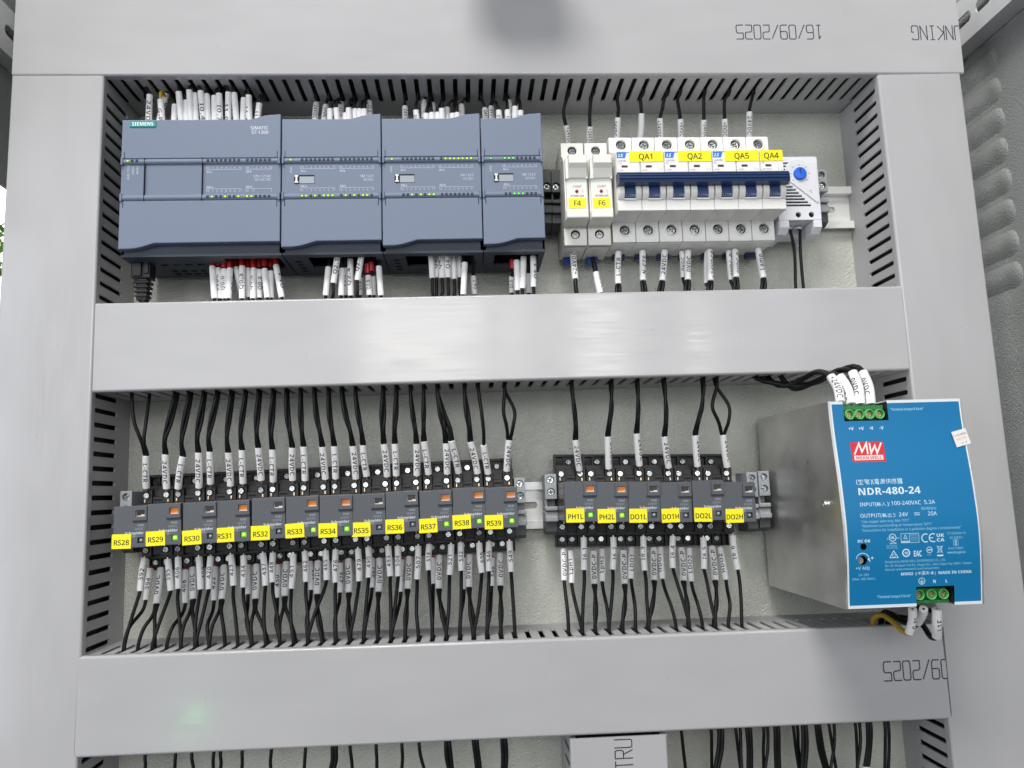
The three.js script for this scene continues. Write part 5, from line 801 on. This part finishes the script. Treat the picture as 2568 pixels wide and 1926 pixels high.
// plain wires under the lowest duct, seen down to the picture's edge
const drops = [[[-218.2, -167.6, 45.0], [-217.8, -173.8, 45.0], 1], [[-198.5, -167.8, 45.0], [-198.8, -174.7, 45.0], 1], [[-187.9, -167.8, 45.0], [-186.4, -175.3, 45.0], 1], [[-173.7, -167.8, 45.0], [-173.6, -175.9, 45.0], 1], [[-170.2, -168.5, 42.0], [-169.9, -177.0, 42.0], 1], [[-155.1, -167.9, 45.0], [-155.1, -176.8, 45.0], 1], [[-136.0, -168.0, 45.0], [-136.2, -177.7, 45.0], 1], [[-113.5, -167.9, 45.0], [-114.2, -178.7, 45.0], 1], [[-94.4, -167.7, 45.0], [-95.7, -179.6, 45.0], 2], [[-83.9, -167.5, 45.0], [-82.5, -180.2, 45.0], 1.1], [[-66.6, -167.5, 45.0], [-66.2, -181.0, 45.0], 1], [[-49.4, -167.6, 45.0], [-49.6, -181.8, 45.0], 1], [[-37.9, -167.3, 45.0], [-34.7, -182.5, 45.0], 1], [[-18.7, -167.2, 45.0], [-17.2, -183.3, 45.0], 1.5], [[-0.1, -167.3, 45.0], [1.7, -184.2, 45.0], 1.6], [[19.2, -167.0, 45.0], [19.0, -185.0, 45.0], 2],
  [[141.1, -167.2, 45.0], [142.6, -190.9, 45.0], 1], [[161.9, -167.4, 45.0], [161.5, -192.7, 42.0], 1], [[168.5, -167.3, 45.0], [163.4, -191.2, 47.0], 2], [[179.0, -167.4, 45.0], [181.3, -193.3, 43.0], 1], [[183.2, -168.1, 42.0], [181.2, -192.4, 46.0], 1], [[187.9, -167.3, 45.0], [187.0, -193.0, 45.0], 1.7], [[198.7, -167.5, 45.0], [197.8, -194.5, 42.0], 1], [[202.4, -168.2, 42.0], [197.4, -193.1, 46.0], 1], [[207.8, -167.6, 45.0], [206.6, -193.9, 45.0], 1.8], [[219.5, -167.6, 45.0], [222.5, -195.6, 42.0], 1.1], [[223.6, -168.5, 42.0], [224.9, -196.4, 40.0], 1], [[227.3, -167.5, 45.0], [223.8, -194.1, 47.0], 1.9], [[236.7, -167.3, 45.0], [241.2, -196.2, 43.0], 1.6], [[244.7, -167.4, 45.0], [247.3, -195.8, 45.0], 1], [[249.7, -168.3, 42.0], [242.5, -195.0, 47.0], 1.2], [[263.4, -167.4, 45.0], [263.3, -197.2, 43.0], 1], [[267.8, -168.3, 42.0], [261.6, -196.2, 46.0], 1], [[272.1, -166.7, 47.0], [267.9, -194.3, 47.0], 2, 1], [[284.4, -167.4, 45.0], [281.6, -197.5, 45.0], 1], [[286.9, -167.4, 45.0], [284.1, -197.6, 45.0], 1]];
drops.forEach(([a, b, k, capped], i) => {
  const left = i < 16, t = thing('hanging_wire', capped ? 'thick black wire ending in a white sleeve at the bottom edge, lower right' : `${k > 1.4 ? 'thick' : 'thin'} black wire under the lowest duct, ${ord[left ? i : i - 16]} from left ${left ? 'before' : 'after'} the stub duct`, 'wire', a, 0, 'plain wires under the lowest duct');
  const r = 1.15 * (k > 1.4 ? 1.25 : 1), n = k > 1.4 ? 2 : 1;
  for (let q = 0; q < n; q++) { const s = n > 1 ? (q - .5) * 2.1 : 0, d = sub(b, a), e = [d[0] * 2.4 + s, d[1] * 2.4, d[2] * 2.4]; part(t, 'conductor', tube([[s * .4, 16, -6], [s, 1, 0], [d[0] * .35 + s + rr(-.6, .6), d[1] * .5, d[2] * .5], [d[0] + s, d[1], d[2]], ...(capped ? [] : [e])], r, 16, 8), M.wire); }
  if (capped) { const d = sub(b, a); part(t, 'marker_sleeve', sleeveGeo([[d[0] - 1, d[1] - 16, d[2]], [d[0] - .4, d[1] - 8, d[2]], d], 2.5, ' ', 0), M.sleeve); }
});

// the print sheet for all sleeves, drawn once every text is known
{
  const cv = canvasOf(2048, 2048, c => {
    c.fillStyle = '#f5f5f6'; c.fillRect(0, 0, 2048, 2048); c.fillStyle = '#16161c'; c.textBaseline = 'middle'; c.font = '32px sans-serif'; c.lineWidth = 1.3; c.strokeStyle = '#16161c';
    cells.forEach((s, i) => { const x0 = (i % COLS) * CW, y0 = Math.floor(i / COLS) * CH + CH / 2, n = [...s]; let w = 0; for (const ch of n) w += c.measureText(ch).width + 3.5; const k = Math.min(1, 150 / w); let x = x0 + (CW - w * k) / 2 + 2; for (const ch of n) { c.save(); c.translate(x, y0); c.scale(k, 1); c.fillText(ch, 0, 0); c.strokeText(ch, 0, 0); c.restore(); x += (c.measureText(ch).width + 3.5) * k; } });
  });
  atlasTex.image = cv; atlasTex.colorSpace = THREE.SRGBColorSpace; atlasTex.magFilter = THREE.LinearFilter; atlasTex.anisotropy = 8; atlasTex.needsUpdate = true;
}
scene.traverse(o => { if (o.isMesh) o.castShadow = o.receiveShadow = true; });
renderer.render(scene, camera);
